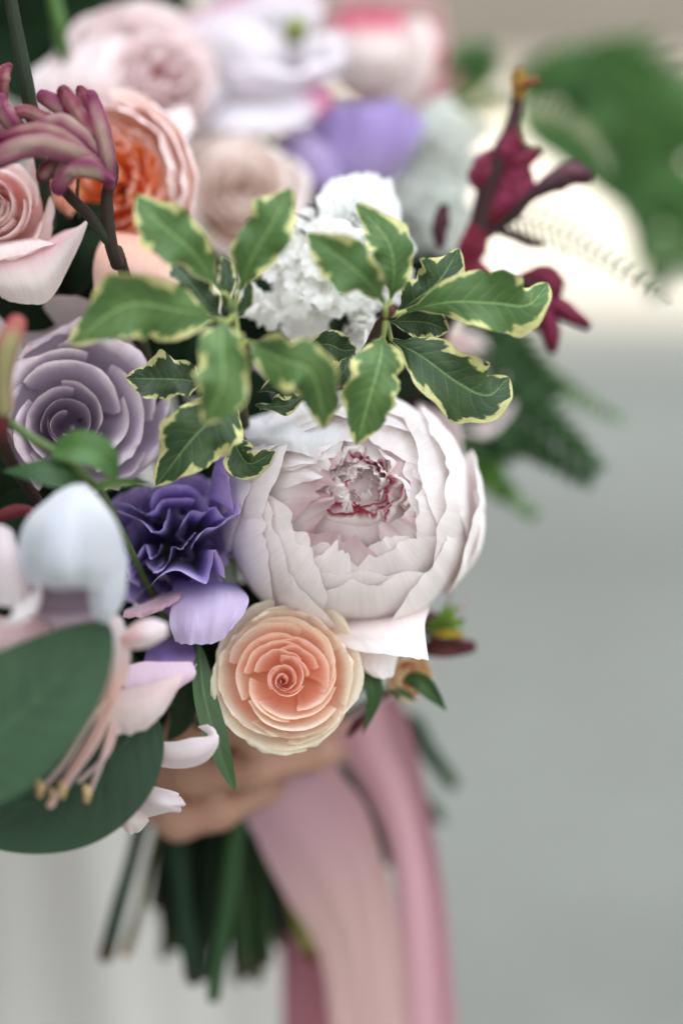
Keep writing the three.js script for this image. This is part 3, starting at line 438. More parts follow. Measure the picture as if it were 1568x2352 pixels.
// ═════════════ left: kangaroo paw ═════════════
const fuzzMat = M.matte;
const paw = (seed, base, pale, k2) => (t, a) => { const st = 0.5 + 0.5 * Math.sin(a * 3 + seed); let c = mix(base, pale, clamp(k2 * st * sst(0.05, 0.3, t) * sst(1.02, 0.7, t) + 0.25 * fbm(t * 9, a, seed))); return mix(c, mul(base, 0.6), 0.7 * sst(0.86, 1, t)); };
{
  const o = thing('kangaroo_paw', 'mauve kangaroo paw with fuzzy dark stem in front of the orange rose', 'flower', V(240, 600, 1.2));
  const mv = C('#86365a'), pl = C('#b09a86'), rd = C('#7c2040');
  const T = (pts, r, s, k = 0.75) => part(o, 'bud', tube(pts, r, { n: 26, m: 12, col: paw(s, s % 2 ? mv : rd, pl, k), lump: 0.28, seed: s, hair: 260 }), fuzzMat);
  T([[252, 428, 1.0], [246, 370, 1.4], [232, 300, 1.6], [208, 222, 1.4]], [12, 20, 24, 20], 1);
  T([[242, 350, 1.2], [205, 300, 1.8], [170, 250, 2.0], [146, 208, 1.8]], [12, 19, 22, 16], 2, 0.4);
  T([[232, 352, 1.0], [190, 300, 1.6], [150, 255, 1.6], [98, 220, 1.4]], [12, 22, 24, 17], 3, 0.6);
  T([[244, 345, 1.0], [215, 270, 1.4], [196, 230, 1.4], [186, 206, 1.2]], [10, 16, 17, 13], 4, 0.4);
  T([[238, 372, 1.2], [190, 320, 2.0], [140, 288, 2.2], [84, 296, 2.2]], [14, 24, 26, 18], 5, 0.85);
  T([[230, 380, 1.4], [160, 330, 2.4], [90, 300, 2.6], [6, 318, 2.6]], [13, 22, 24, 18], 6, 0.6);
  T([[246, 392, 1.2], [160, 350, 2.6], [70, 335, 3.0], [-40, 380, 3.0]], [14, 26, 27, 24], 7, 0.9);
  T([[222, 372, 1.0], [140, 300, 1.6], [70, 260, 1.8], [30, 262, 1.8]], [10, 18, 18, 14], 8, 0.5);
  T([[252, 412, 1.4], [205, 386, 2.2], [160, 388, 2.4], [132, 434, 2.2]], [14, 24, 25, 17], 9, 0.9);
  T([[140, 366, 1.4], [125, 380, 1.8], [108, 392, 1.8], [98, 408, 1.6]], [12, 20, 20, 14], 10, 0.6);
  T([[60, 300, 1.4], [30, 280, 1.8], [10, 250, 1.8], [2, 225, 1.8]], [12, 20, 21, 15], 11, 0.6);
  T([[10, 240, 0.6], [4, 200, 1.0], [8, 170, 1.0], [22, 152, 0.8]], [10, 17, 17, 10], 12, 0.5);
  T([[60, 330, 1.0], [20, 310, 1.4], [-20, 290, 1.6], [-60, 290, 1.6]], [12, 22, 22, 18], 13, 0.5);
  const dk = C('#3a2d24'), gn = C('#35402a');
  const S = (pts, r, h, c = (t) => mix(dk, gn, sst(0.6, 1, t))) => part(o, 'stem', tube(pts, r, { n: 40, m: 12, col: c, lump: 0.1, hair: h }), fuzzMat);
  S([[258, 410, 0.8], [246, 455, 0.8], [252, 540, 0.6], [270, 610, 0.2], [300, 680, -1.5], [560, 1700, -11]], [12, 14, 15, 15, 14, 13], 420);
  S([[128, 405, 1.0], [160, 450, 1.0], [205, 495, 0.9], [252, 556, 0.6]], [8, 12, 13, 13], 260);
  S([[256, 352, 0.4], [266, 385, 0.4], [262, 420, 0.6], [250, 440, 0.8]], [4, 7, 8, 10], 60);
  S([[20, -30, -0.6], [42, 90, -0.6], [66, 220, -0.8], [96, 380, -1.4], [118, 520, -2.4]], [14, 16, 18, 15, 13], 420, (t) => mix(C('#2f3524'), C('#2a3a24'), t));
  S([[180, 410, -1.4], [178, 450, -1.4], [182, 500, -2]], [4, 4, 4], 0);
}
// ═════════════ roses and other blooms behind and at the left ═════════════
const gp = (o, rows, s, col, q = {}) => part(o, 'petal', patch(rows, { nu: 30, nv: 26, rag: 0.03, ragF: 3, ruf: 0.002, rufF: 3, seed: s, col, ...q }), q.mat || M.petal, null, q.label);
{
  const c0 = V(285, 440, -6.6), F = frameOf([-0.30, -0.02, 1]);
  const o = thing('garden_rose', 'full garden rose with glowing orange heart and pale pink outer petals', 'rose', c0);
  const or = C('#ffa850'), pk = C('#fbdcd0'), pe = C('#fbc6a2'), dp = C('#ff8420');
  const inn = (u, v, s) => mix(mix(dp, or, sst(0.1, 0.6, v)), mix(pe, pk, 0.6), sst(0.75, 1, v));
  for (let k = 0; k < 26; k++) { const f = k / 25, R = 3 + 24 * Math.sqrt(f); part(o, 'petal', cup(c0.clone().addScaledVector(F.e1, -0.001), F, { th: k * 137.5, prof: [[0.5, 0], [R * 0.7, 7], [R * 0.95, 16], [R * 1.02, 23 - 4 * f + rr(-2, 2)]], A: lerp(60, 34, f), nu: 34, nv: 16, tip: 0.12, rag: 0.06, ragF: 4, ruf: 7, rufF: 1.9, seed: 700 + k, col: f > 0.72 ? (u, v) => mix(or, pk, sst(0.35, 0.9, v)) : inn }), M.thin); }
  for (let k = 0; k < 17; k++) { const f = k / 16, R = 28 + 6 * f; part(o, 'petal', cup(c0, F, { th: k * 137.5 + 15, prof: [[3, -6], [R * 1.05, -2], [R * 1.12, 12], [R * (1.0 + 0.12 * f), 22 - 6 * f]], A: 38, nu: 26, nv: 18, tip: 0.2, rag: 0.05, ragF: 4, ruf: 2.6, rufF: 2.6, seed: 800 + k, col: (u, v) => mix(pe, C('#fdeae6'), sst(0.2, 0.8, v)) }), M.petal); }
  const c = (u, v) => mix(C('#f2b79c'), C('#f8d5c6'), sst(0, 1, v));
  gp(o, [[[250, 530, -4], [310, 540, -3.6], [380, 540, -3.6], [420, 560, -4.2]], [[225, 570, -2.6], [300, 580, -2], [370, 585, -2], [425, 600, -2.8]], [[214, 620, -2.2], [280, 630, -1.4], [360, 640, -1.4], [425, 640, -2.2]], [[220, 680, -2.4], [270, 690, -1.8], [350, 690, -1.8], [410, 670, -2.2]]], 41, c);
  stemTo(o, c0, F.a, 18);
}
{
  const c0 = V(300, 215, -11.5), F = frameOf([0.30, 0.28, 1]);
  const o = thing('garden_rose', 'large pale pink garden rose with ruffled centre at upper left', 'rose', c0);
  const wh = C('#f5e8e7'), pk = C('#efbcbc'), lp = C('#f0dcdb');
  for (let k = 0; k < 34; k++) { const f = k / 33, R = 3 + 17 * Math.sqrt(f); part(o, 'petal', cup(c0.clone().addScaledVector(F.e1, 0.009).addScaledVector(F.e2, 0.001), F, { th: k * 137.5, prof: [[0.5, 4], [R * 0.8, 12], [R, 20], [R * 1.03, 27 - 5 * f + rr(-1, 1)]], A: lerp(60, 30, f), nu: 18, nv: 12, tip: 0.12, rag: 0.08, ragF: 4, ruf: 4, rufF: 2.6, seed: 900 + k, col: (u, v) => mix(pk, wh, sst(0.35, 0.85, v)) }), M.thin); }
  for (let k = 0; k < 18; k++) { const f = k / 17, R = 21 + 12 * f; part(o, 'petal', cup(c0, F, { th: k * 137.5 + 15, prof: [[3, -6], [R * 1.0, -2], [R * 1.08, 14], [R * (1.0 + 0.16 * f), 24 - 10 * f]], A: 40, nu: 24, nv: 16, tip: 0.2, rag: 0.05, ruf: 3, rufF: 2.4, seed: 1000 + k, col: (u, v) => mix(lp, wh, sst(0.1, 0.7, v)) }), M.petal); }
  const c = (u, v) => mix(lp, wh, sst(0, 0.6, v));
  gp(o, [[[120, 300, -10], [180, 280, -9.6], [260, 270, -9.6], [330, 290, -10]], [[70, 230, -9.6], [150, 200, -9], [240, 190, -9], [330, 220, -9.6]], [[70, 170, -10], [150, 130, -9.6], [230, 100, -9.6], [330, 120, -10]], [[90, 150, -11], [160, 105, -10.8], [240, 60, -10.8], [320, 90, -11]]], 43, c);
  gp(o, [[[230, 250, -8.6], [300, 260, -8.4], [370, 260, -8.4], [430, 240, -9]], [[235, 300, -7.8], [310, 300, -7.4], [380, 300, -7.4], [440, 270, -8]], [[290, 330, -7.6], [340, 330, -7.2], [390, 325, -7.2], [450, 290, -7.8]], [[380, 310, -7.8], [400, 345, -7.4], [420, 345, -7.4], [440, 310, -7.8]]], 44, c, { rag: 0.08 });
  stemTo(o, c0, F.a, 18);
}
{
  const c0 = V(8, 500, -3.2), F = frameOf([-0.12, 0.05, 1]);
  const o = thing('rose', 'pale pink many layered rose cut by the left edge beside the orange rose', 'rose', c0);
  const wh = C('#f8e6e1'), pk = C('#f0bcb4');
  spiralRose(o, c0, F, { N: 26, R: 24, H: 22, bud: 0.55, th0: 60, seed: 12, ruf: 1.2, mat: M.thin, col: (u, v, f) => mix(pk, wh, sst(0.25, 0.9, v)) });
  gp(o, [[[-40, 560, -2.6], [20, 560, -2.2], [80, 560, -2.2], [150, 530, -2.6]], [[-40, 600, -1.2], [20, 590, -0.6], [100, 575, -0.6], [180, 520, -1.2]], [[-30, 650, -0.8], [40, 650, 0], [110, 630, 0], [202, 506, -0.8]], [[10, 690, -1.2], [60, 704, -0.6], [120, 690, -0.6], [186, 560, -1]]], 45, (u, v) => mix(C('#e6aeb4'), C('#f3e8e2'), sst(0.15, 0.75, v)), { ruf: 0.001, label: 'broad creamy outer petal hanging below the flower' });
  gp(o, [[[-40, 560, -2], [10, 555, -1.6], [50, 550, -1.6], [80, 545, -2]], [[-40, 580, -0.8], [10, 575, -0.4], [60, 565, -0.4], [110, 555, -0.9]], [[-40, 595, -0.5], [10, 592, -0.1], [60, 580, -0.1], [125, 558, -0.6]], [[-40, 600, -0.6], [10, 600, -0.2], [60, 588, -0.2], [132, 556, -0.7]]], 46, (u, v) => wh);
  stemTo(o, c0, F.a, 16);
}
{
  const c0 = V(555, 470, -12.5), F = frameOf([0.1, 0.25, 1]);
  const o = thing('rose', 'beige cream rose half hidden behind the upright variegated leaves', 'rose', c0);
  const wh = C('#fdf5ef'), be = C('#f0d8c8');
  spiralRose(o, c0, F, { N: 16, R: 27, H: 24, bud: 0.2, r0: 5, seed: 15, ruf: 4, rag: 0.06, col: (u, v, f) => mix(be, wh, sst(0.3, 0.95, v)) });
  gp(o, [[[430, 420, -12], [480, 400, -11.6], [540, 395, -11.6], [600, 400, -12]], [[420, 370, -12], [480, 350, -11.4], [550, 345, -11.4], [620, 380, -12]], [[425, 330, -12.4], [490, 310, -12], [560, 305, -12], [620, 350, -12.4]], [[450, 310, -13], [500, 296, -12.8], [550, 296, -12.8], [600, 330, -13]]], 47, (u, v) => mix(wh, be, 0.6), { ruf: 0.004 });
  stemTo(o, c0, F.a, 18);
}
{
  const c0 = V(690, 470, -15.5), F = frameOf([0.1, 0.5, 1]);
  const o = thing('rose', 'blurred pale mauve rose low behind the lilac bloom', 'rose', c0);
  spiralRose(o, c0, F, { N: 14, R: 24, H: 22, bud: 0.3, r0: 4, seed: 16, ruf: 3, col: (u, v) => mix(C('#d2a9ba'), C('#efdfe6'), sst(0.2, 0.9, v)) });
  stemTo(o, c0, F.a, 16);
}
{
  const o = thing('orchid', 'big white petalled bloom with magenta flushed edges at the top centre', 'flower', V(610, 190, -14));
  const wh = C('#e8e1e4'), mg = C('#c0487f'), bl = C('#d6d2da');
  const gap = () => C('#8d7580');  // mauve of the shade between the petals
  const c = (e, lo = 0.75) => (u, v) => mix(mix(bl, wh, v), mg, e * sst(lo, 1, v) * (0.6 + 0.5 * fbm(u * 3, v * 2, 8)));
  const R = (u, v) => mix(mix(bl, wh, v), mg, 0.95 * sst(0.5, 1, u));
  gp(o, [[[500, 300, -15], [530, 280, -14.6], [570, 260, -14.6], [610, 240, -15]], [[480, 210, -14.2], [530, 190, -13.2], [590, 180, -13], [640, 170, -14]], [[455, 120, -14.2], [520, 100, -13.2], [590, 90, -13], [660, 110, -14]], [[440, 70, -15], [510, 40, -14.4], [580, 30, -14.2], [652, 74, -15]]], 51, c(0.15), { ruf: 0.006, rufF: 2, rag: 0.1 });
  gp(o, [[[540, 250, -13.6], [610, 240, -13.2], [690, 220, -13], [750, 200, -13.6]], [[530, 210, -13], [620, 195, -12.2], [710, 180, -12], [785, 160, -13]], [[520, 165, -13], [620, 165, -12], [720, 160, -11.8], [796, 130, -12.6]], [[530, 120, -13.6], [620, 140, -12.6], [720, 140, -12.4], [790, 108, -13]]], 52, c(0.1), { ruf: 0.007, rufF: 2.2, rag: 0.08 });
  gp(o, [[[520, 240, -13], [590, 240, -12.6], [650, 230, -12.6], [720, 190, -13]], [[490, 275, -12.2], [570, 275, -11.6], [660, 265, -11.6], [755, 215, -12.2]], [[470, 292, -11.8], [570, 300, -11.2], [670, 290, -11.2], [765, 230, -12]], [[480, 300, -11.9], [570, 310, -11.4], [670, 304, -11.4], [750, 262, -12]]], 53, R, { ruf: 0.002 });
  gp(o, [[[450, 130, -15.6], [520, 110, -15.2], [600, 90, -15.2], [700, 110, -15.6]], [[400, 100, -15.2], [500, 80, -14.8], [620, 40, -14.8], [730, 60, -15.4]], [[350, 70, -15.4], [470, 50, -15], [620, -10, -15], [740, 10, -15.6]], [[330, 40, -15.8], [450, 20, -15.4], [600, -50, -15.4], [720, -40, -16]]], 54, c(0.9, 0.55), { ruf: 0.005 });
  gp(o, [[[430, 330, -13], [470, 290, -12.4], [500, 250, -12.4], [520, 210, -13]], [[400, 320, -12], [440, 280, -11.4], [470, 230, -11.4], [500, 180, -12]], [[390, 330, -11.8], [430, 270, -11.2], [450, 210, -11.2], [480, 160, -12]], [[410, 345, -12], [440, 300, -11.6], [470, 240, -11.6], [490, 180, -12]]], 55, c(0.1), { ruf: 0.004 });
  gp(o, [[[640, 260, -15.4], [670, 260, -15.2], [700, 250, -15.2], [730, 240, -15.4]], [[640, 225, -14.8], [670, 225, -14.6], [700, 220, -14.6], [735, 215, -14.8]], [[650, 195, -14.6], [675, 195, -14.4], [700, 190, -14.4], [740, 180, -14.6]], [[660, 170, -14.8], [680, 170, -14.6], [700, 165, -14.6], [745, 150, -14.8]]], 56, gap);  // dark sheet added between the petals, coloured as the shadow there
  gp(o, [[[640, 190, -15.4], [690, 190, -15.2], [740, 180, -15.2], [790, 160, -15.4]], [[645, 140, -15], [690, 140, -14.6], [740, 135, -14.6], [800, 120, -15]], [[650, 100, -15], [690, 100, -14.6], [740, 95, -14.6], [790, 90, -15]], [[660, 75, -15.4], [695, 80, -15.2], [735, 75, -15.2], [770, 70, -15.4]]], 59, c(0.1), { ruf: 0.004 });
  gp(o, [[[420, 90, -14.6], [400, 90, -14.4], [380, 85, -14.4], [360, 80, -14.6]], [[430, 70, -14.2], [405, 66, -13.8], [375, 64, -13.8], [345, 66, -14.2]], [[430, 50, -14.4], [400, 44, -14], [370, 44, -14], [340, 52, -14.4]], [[420, 34, -14.8], [395, 28, -14.6], [370, 30, -14.6], [345, 40, -14.8]]], 60, () => C('#a8527c'), { ruf: 0.003 });
  part(o, 'sepal', patch([[[655, 100, -14.6], [670, 100, -14.3], [685, 100, -14.3], [700, 95, -14.6]], [[650, 70, -13.8], [668, 70, -13.3], [688, 66, -13.3], [708, 66, -13.8]], [[658, 48, -14], [672, 42, -13.6], [688, 42, -13.6], [702, 48, -14]], [[668, 38, -14.4], [676, 34, -14.2], [684, 34, -14.2], [692, 38, -14.4]]], { nu: 10, nv: 10, col: () => C('#93a05a') }), M.green);
  stemTo(o, V(600, 230, -15), v3(0, 0.4, 1), 14);
}
{
  const o = thing('flower_bud', 'creamy white bloom peeking in at the top edge above the pink rose', 'flower', V(420, 10, -16)), wh = C('#f1efe2');
  for (let k = 0; k < 5; k++) part(o, 'petal', cup(V(420, 20, -17.5), frameOf([0, 0.3, 1]), { th: k * 72 + 20, prof: [[1, 0], [12, 4], [15, 12], [11, 18]], A: 46, nu: 14, nv: 12, ruf: 2, seed: 60 + k, col: () => wh }), M.petal);
}
{
  const c0 = V(865, 140, -21), F = frameOf([0.1, 0.15, 1]);
  const o = thing('rose', 'blurred cream rose with raspberry pink petal rims at the top', 'rose', c0);
  const cr1 = C('#e6d8d2'), rs = C('#c3395f'), pk = C('#e8a0b0');
  spiralRose(o, c0, F, { N: 12, R: 33, H: 26, bud: 0.5, r0: 12, seed: 17, ruf: 3, col: (u, v, f) => mix(mix(cr1, pk, 0.4 * sst(0.4, 0.9, v) * f), rs, 0.85 * sst(0.72, 0.96, v) * sst(0.2, 0.7, f)) });
  const cc = (u, v) => mix(C('#e8dcd6'), rs, sst(0.55, 0.85, v) * 0.9);
  gp(o, [[[780, 200, -17.2], [830, 205, -16.8], [890, 205, -16.8], [940, 190, -17.2]], [[775, 140, -16.6], [830, 140, -15.8], [890, 140, -15.8], [945, 140, -16.6]], [[770, 80, -17.0], [830, 75, -16.2], [890, 75, -16.2], [955, 85, -17.0]], [[760, 30, -17.8], [830, 15, -17.2], [890, 20, -17.2], [960, 45, -17.8]]], 57, cc, { ruf: 0.003 });
  gp(o, [[[900, 60, -17.4], [910, 110, -16.8], [910, 170, -16.8], [890, 230, -17.4]], [[950, 40, -16.6], [960, 110, -16.0], [955, 170, -16.0], [930, 235, -16.6]], [[985, 50, -16.8], [1000, 110, -16.2], [995, 180, -16.2], [960, 240, -16.8]], [[1000, 70, -17.4], [1018, 120, -17.0], [1012, 180, -17.0], [980, 238, -17.4]]], 58, cc, { ruf: 0.003 });
  stemTo(o, c0, F.a, 18);
}
{
  const o = thing('lisianthus', 'soft lilac cupped bloom behind the white stock', 'lisianthus', V(810, 350, -14));
  const li = C('#9a87bd'), pa = C('#b8a8ce');
  const c = (u, v) => mix(pa, li, sst(0.1, 0.8, v + 0.2 * fbm(u * 3, v * 2, 5)));
  gp(o, [[[740, 470, -15], [790, 480, -14.6], [840, 480, -14.6], [890, 470, -15]], [[735, 390, -13.6], [790, 400, -12.8], [850, 400, -12.8], [915, 390, -13.6]], [[715, 300, -13.6], [790, 300, -12.8], [880, 300, -12.8], [962, 310, -13.6]], [[700, 250, -14.4], [790, 222, -13.6], [890, 222, -13.6], [985, 252, -14.4]]], 61, c, { ruf: 0.008, rufF: 3, rag: 0.08 });
  gp(o, [[[740, 450, -14], [760, 460, -13.4], [780, 465, -13.4], [810, 460, -13.8]], [[680, 410, -12.8], [710, 420, -12.2], [750, 430, -12.2], [800, 440, -13]], [[655, 350, -12.8], [690, 340, -12.2], [740, 360, -12.2], [790, 400, -13]], [[648, 290, -13.4], [690, 292, -13], [740, 320, -13], [790, 370, -13.6]]], 62, (u, v) => mix(li, pa, v), { ruf: 0.002 });
  gp(o, [[[850, 450, -15.6], [880, 455, -15.2], [900, 455, -15.2], [920, 450, -15.6]], [[870, 390, -15], [900, 390, -14.6], [925, 380, -14.6], [940, 370, -15]], [[880, 330, -15], [910, 320, -14.6], [940, 310, -14.6], [965, 300, -15]], [[890, 260, -15.6], [920, 250, -15.2], [945, 250, -15.2], [968, 262, -15.6]]], 63, c, { ruf: 0.003 });
  gp(o, [[[690, 420, -15], [720, 420, -14.8], [750, 410, -14.8], [780, 400, -15]], [[690, 350, -15], [720, 340, -14.6], [750, 330, -14.6], [780, 330, -15]], [[700, 290, -15.4], [730, 270, -15], [760, 260, -15], [790, 260, -15.4]], [[720, 250, -16], [745, 238, -15.8], [770, 236, -15.8], [795, 240, -16]]], 64, c, { ruf: 0.003 });
  stemTo(o, V(810, 460, -15), v3(0, 0.6, 0.8), 12);
}
{
  const o = thing('white_stock', 'blurred column of small white blossoms beside the burgundy kangaroo paw', 'flower', V(1005, 430, -15));
  for (let k = 0; k < 46; k++) {
    const t = rnd(), x = lerp(980, 985, t) + rr(-1, 1) * lerp(90, 75, t) + 10, y = lerp(260, 560, t), ax = frameOf([rr(-0.5, 0.5), rr(-0.4, 0.5), 1]), c = V(x, y, -15.5 + rr(-1.5, 1.5)); const gs = [];
    for (let j = 0; j < 4; j++) gs.push(cup(c, ax, { th: j * 90 + rr(-15, 15), prof: [[0.4, -3], [2, 0], [5, 3], [9, rr(1, 4)]], A: 46, nu: 8, nv: 7, tip: 0.2, ruf: 3, seed: k * 4 + j, col: (u, v) => mix(C('#98a870'), C('#dfe2dc'), sst(0.05, 0.55, v)) }));
    part(o, 'floret', mergeGeometries(gs), M.white);
  }
  stemTo(o, V(1000, 480, -17), v3(-0.2, 0.4, 0.8), 12);
}
{
  const c0 = V(1020, 900, -13), F = frameOf([0.55, 0.1, 1]);
  const o = thing('rose', 'blush rose showing between the right variegated leaf and the dark fern', 'rose', c0);
  spiralRose(o, c0, F, { N: 15, R: 27, H: 24, bud: 0.3, r0: 4, seed: 18, ruf: 3, col: (u, v, f) => mix(C('#eebfc0'), C('#f8ebe7'), sst(0.15, 0.7, v)) });
  stemTo(o, c0, F.a, 18);
}
// ═════════════ right: burgundy kangaroo paw ═════════════
{
  const o = thing('kangaroo_paw', 'burgundy branching kangaroo paw standing out at the right', 'flower', V(1130, 520, -9));
  const bg = C('#681428'), pk = C('#8e3458'), br = C('#3e2426');
  const T = (pts, r, s, base = bg, p2 = pk, k = 0.6) => part(o, 'bud', tube(pts.map(p => [p[0], p[1], p[2] ?? -6.4]), r.map(x => x * 1.3),  { n: 20, m: 10, col: paw(s, base, p2, k), lump: 0.2, seed: s, hair: 60 }), M.matte);
  part(o, 'stem', tube([[1190, 180, -7.4], [1186, 240, -7.0], [1172, 300, -6.6], [1140, 380, -6.4], [1110, 480, -6.4], [1078, 600, -6.4], [1000, 800, -7.0], [600, 1700, -11]], [15, 17, 18, 27, 30, 28, 18, 12], { n: 50, m: 10, col: (t) => mix(C('#9a6a52'), br, sst(0.02, 0.12, t)), lump: 0.2 }), M.matte);
  part(o, 'branch', tube([[1110, 540, -6.4], [1170, 500, -6.2], [1220, 450, -6.0], [1290, 415, -5.8]], [16, 15, 16, 14], { n: 20, col: () => br, lump: 0.25 }), M.matte);
  part(o, 'branch', tube([[1085, 600, -6.4], [1130, 660, -6.2], [1190, 650, -6.0], [1240, 660, -5.8]], [15, 12, 13, 12], { n: 20, col: () => br, lump: 0.25 }), M.matte);
  T([[1188, 230, -7.0], [1190, 205, -6.8], [1192, 185, -6.6], [1190, 168, -6.4]], [8, 14, 17, 12], 1, C('#b48a3c'), C('#c9a04a'), 0.3);
  T([[1192, 200], [1210, 192], [1226, 186], [1238, 186]], [6, 8, 8, 5], 2, C('#7a3a2e'), C('#b48a3c'), 0.4);
  T([[1140, 390], [1160, 360], [1172, 330], [1178, 305]], [16, 24, 24, 16], 3);
  T([[1150, 400], [1180, 380], [1205, 365], [1232, 352]], [14, 22, 20, 12], 4);
  T([[1120, 440], [1105, 410], [1110, 385], [1130, 360]], [14, 24, 24, 18], 5, bg, C('#a04068'), 0.8);
  T([[1140, 470], [1180, 450], [1200, 425], [1205, 400]], [16, 26, 26, 18], 6, bg, C('#a04068'), 0.7);
  T([[1150, 430], [1170, 415], [1190, 390], [1200, 345]], [16, 24, 22, 15], 7);
  T([[1120, 500], [1150, 470], [1160, 440], [1150, 410]], [20, 28, 26, 20], 8);
  T([[1230, 440], [1270, 418], [1310, 400], [1348, 408]], [14, 22, 24, 15], 9, C('#4d2530'), C('#7d5560'), 0.6);
  T([[1270, 420], [1295, 400], [1310, 390], [1322, 372]], [12, 16, 15, 8], 10, C('#4d2530'), C('#7d5560'), 0.6);
  T([[1070, 640], [1080, 580], [1095, 540], [1110, 500]], [16, 26, 26, 18], 11, bg, C('#a02c4c'), 0.5);
  T([[1060, 600], [1080, 620], [1100, 630], [1110, 655]], [14, 24, 24, 14], 12, bg, C('#b03050'), 0.7);
  T([[1200, 640], [1250, 640], [1265, 660], [1270, 690]], [14, 26, 26, 14], 13);
  T([[1225, 660], [1260, 690], [1300, 715], [1346, 745]], [12, 18, 19, 11], 14);
  T([[1225, 670], [1245, 715], [1262, 755], [1268, 800]], [12, 19, 20, 12], 15);
  T([[1205, 670], [1215, 700], [1225, 730], [1240, 750]], [12, 18, 18, 10], 16);
  T([[1010, 560], [1008, 530], [1014, 505], [1020, 475]], [10, 15, 16, 9], 17, C('#4a2230'), C('#6d3a48'), 0.5);
  T([[1150, 530], [1190, 545], [1215, 555], [1245, 560]], [8, 9, 9, 6], 18, br, br, 0);
}
// ═════════════ front left blooms ═════════════
{
  const o = thing('sweet_pea', 'out of focus plump white bloom at the left, above the blue green leaf', 'flower', V(170, 1270, 6));
  const wh = C('#dfe2e6'), bl = C('#ccd3dc'), mv = C('#84727f');
  const c = (u, v) => mix(wh, bl, 0.5 + 0.5 * fbm(u * 2, v * 2, 3));
  gp(o, [[[130, 1130, 5], [170, 1112, 5.2], [200, 1116, 5.2], [235, 1150, 4.8]], [[58, 1200, 5.6], [130, 1170, 8.2], [200, 1175, 8.2], [272, 1210, 5.6]], [[42, 1290, 5.6], [120, 1290, 8.8], [200, 1290, 8.8], [292, 1290, 5.6]], [[70, 1350, 5], [130, 1356, 7.6], [200, 1356, 7.6], [290, 1380, 5.4]]], 81, c, { ruf: 0.001, mat: M.thin });
  gp(o, [[[100, 1160, 6.4], [130, 1140, 7], [165, 1130, 7.4], [200, 1150, 7.2]], [[70, 1220, 7.6], [110, 1200, 8.8], [160, 1190, 9], [215, 1210, 8.4]], [[60, 1280, 7.4], [105, 1290, 9.2], [155, 1300, 9.6], [205, 1290, 8.8]], [[80, 1330, 6.6], [115, 1352, 8.4], [150, 1360, 8.8], [190, 1340, 8.2]]], 87, c, { ruf: 0.004, rufF: 2.2, rag: 0.08, mat: M.thin });
  gp(o, [[[215, 1250, 6], [245, 1250, 6.6], [270, 1260, 6], [295, 1280, 5.2]], [[205, 1320, 6.4], [240, 1330, 7], [270, 1330, 6.4], [292, 1330, 5.6]], [[205, 1380, 6.2], [235, 1400, 6.8], [262, 1400, 6.4], [284, 1380, 5.6]], [[215, 1420, 5.8], [235, 1432, 6.2], [250, 1430, 6], [268, 1410, 5.4]]], 82, c, { ruf: 0.001, mat: M.thin });
  gp(o, [[[60, 1330, 5], [120, 1330, 5.6], [180, 1330, 5.6], [240, 1330, 5]], [[70, 1380, 4.8], [120, 1390, 5], [180, 1390, 5], [235, 1380, 4.8]], [[80, 1410, 5], [120, 1420, 5.4], [180, 1420, 5.4], [230, 1410, 5]], [[90, 1440, 5], [130, 1450, 5.2], [180, 1450, 5.2], [225, 1436, 5]]], 83, (u, v) => mix(mv, C('#b9a4ae'), sst(0.2, 1, v)), { mat: M.dark });
  const pw = (u, v) => mix(C('#e8dadd'), C('#f2eeee'), v);
  gp(o, [[[-30, 1220, 4.6], [-5, 1205, 5], [15, 1210, 5], [30, 1220, 4.6]], [[-30, 1270, 5.4], [0, 1270, 6], [30, 1275, 6], [50, 1290, 5.4]], [[-30, 1330, 5.4], [0, 1340, 6], [40, 1340, 6], [66, 1345, 5.4]], [[-30, 1400, 5], [10, 1400, 5.6], [50, 1400, 5.6], [75, 1390, 5]]], 84, pw, { mat: M.thin });
  gp(o, [[[80, 1330, 5], [85, 1360, 5.2], [80, 1390, 5.2], [60, 1410, 5]], [[90, 1330, 6.2], [95, 1370, 6.6], [80, 1410, 6.6], [40, 1430, 6.2]], [[70, 1370, 6.6], [70, 1400, 7], [50, 1430, 7], [10, 1440, 6.6]], [[30, 1400, 6.4], [20, 1420, 6.8], [0, 1430, 6.8], [-40, 1430, 6.4]]], 85, pw, { mat: M.thin });
  gp(o, [[[-40, 1400, 4.4], [20, 1420, 4.6], [80, 1420, 4.6], [130, 1410, 4.4]], [[-40, 1440, 4.8], [20, 1450, 5.2], [90, 1440, 5.2], [150, 1430, 4.8]], [[-40, 1480, 4.8], [10, 1480, 5.2], [70, 1470, 5.2], [130, 1460, 4.8]], [[-40, 1500, 4.6], [0, 1500, 5], [50, 1490, 5], [90, 1470, 4.6]]], 86, (u, v) => mix(C('#d9aeb4'), C('#efdcdc'), v), { mat: M.thin });
  stemTo(o, V(150, 1400, 4), v3(0, 0, 1), 9);
}
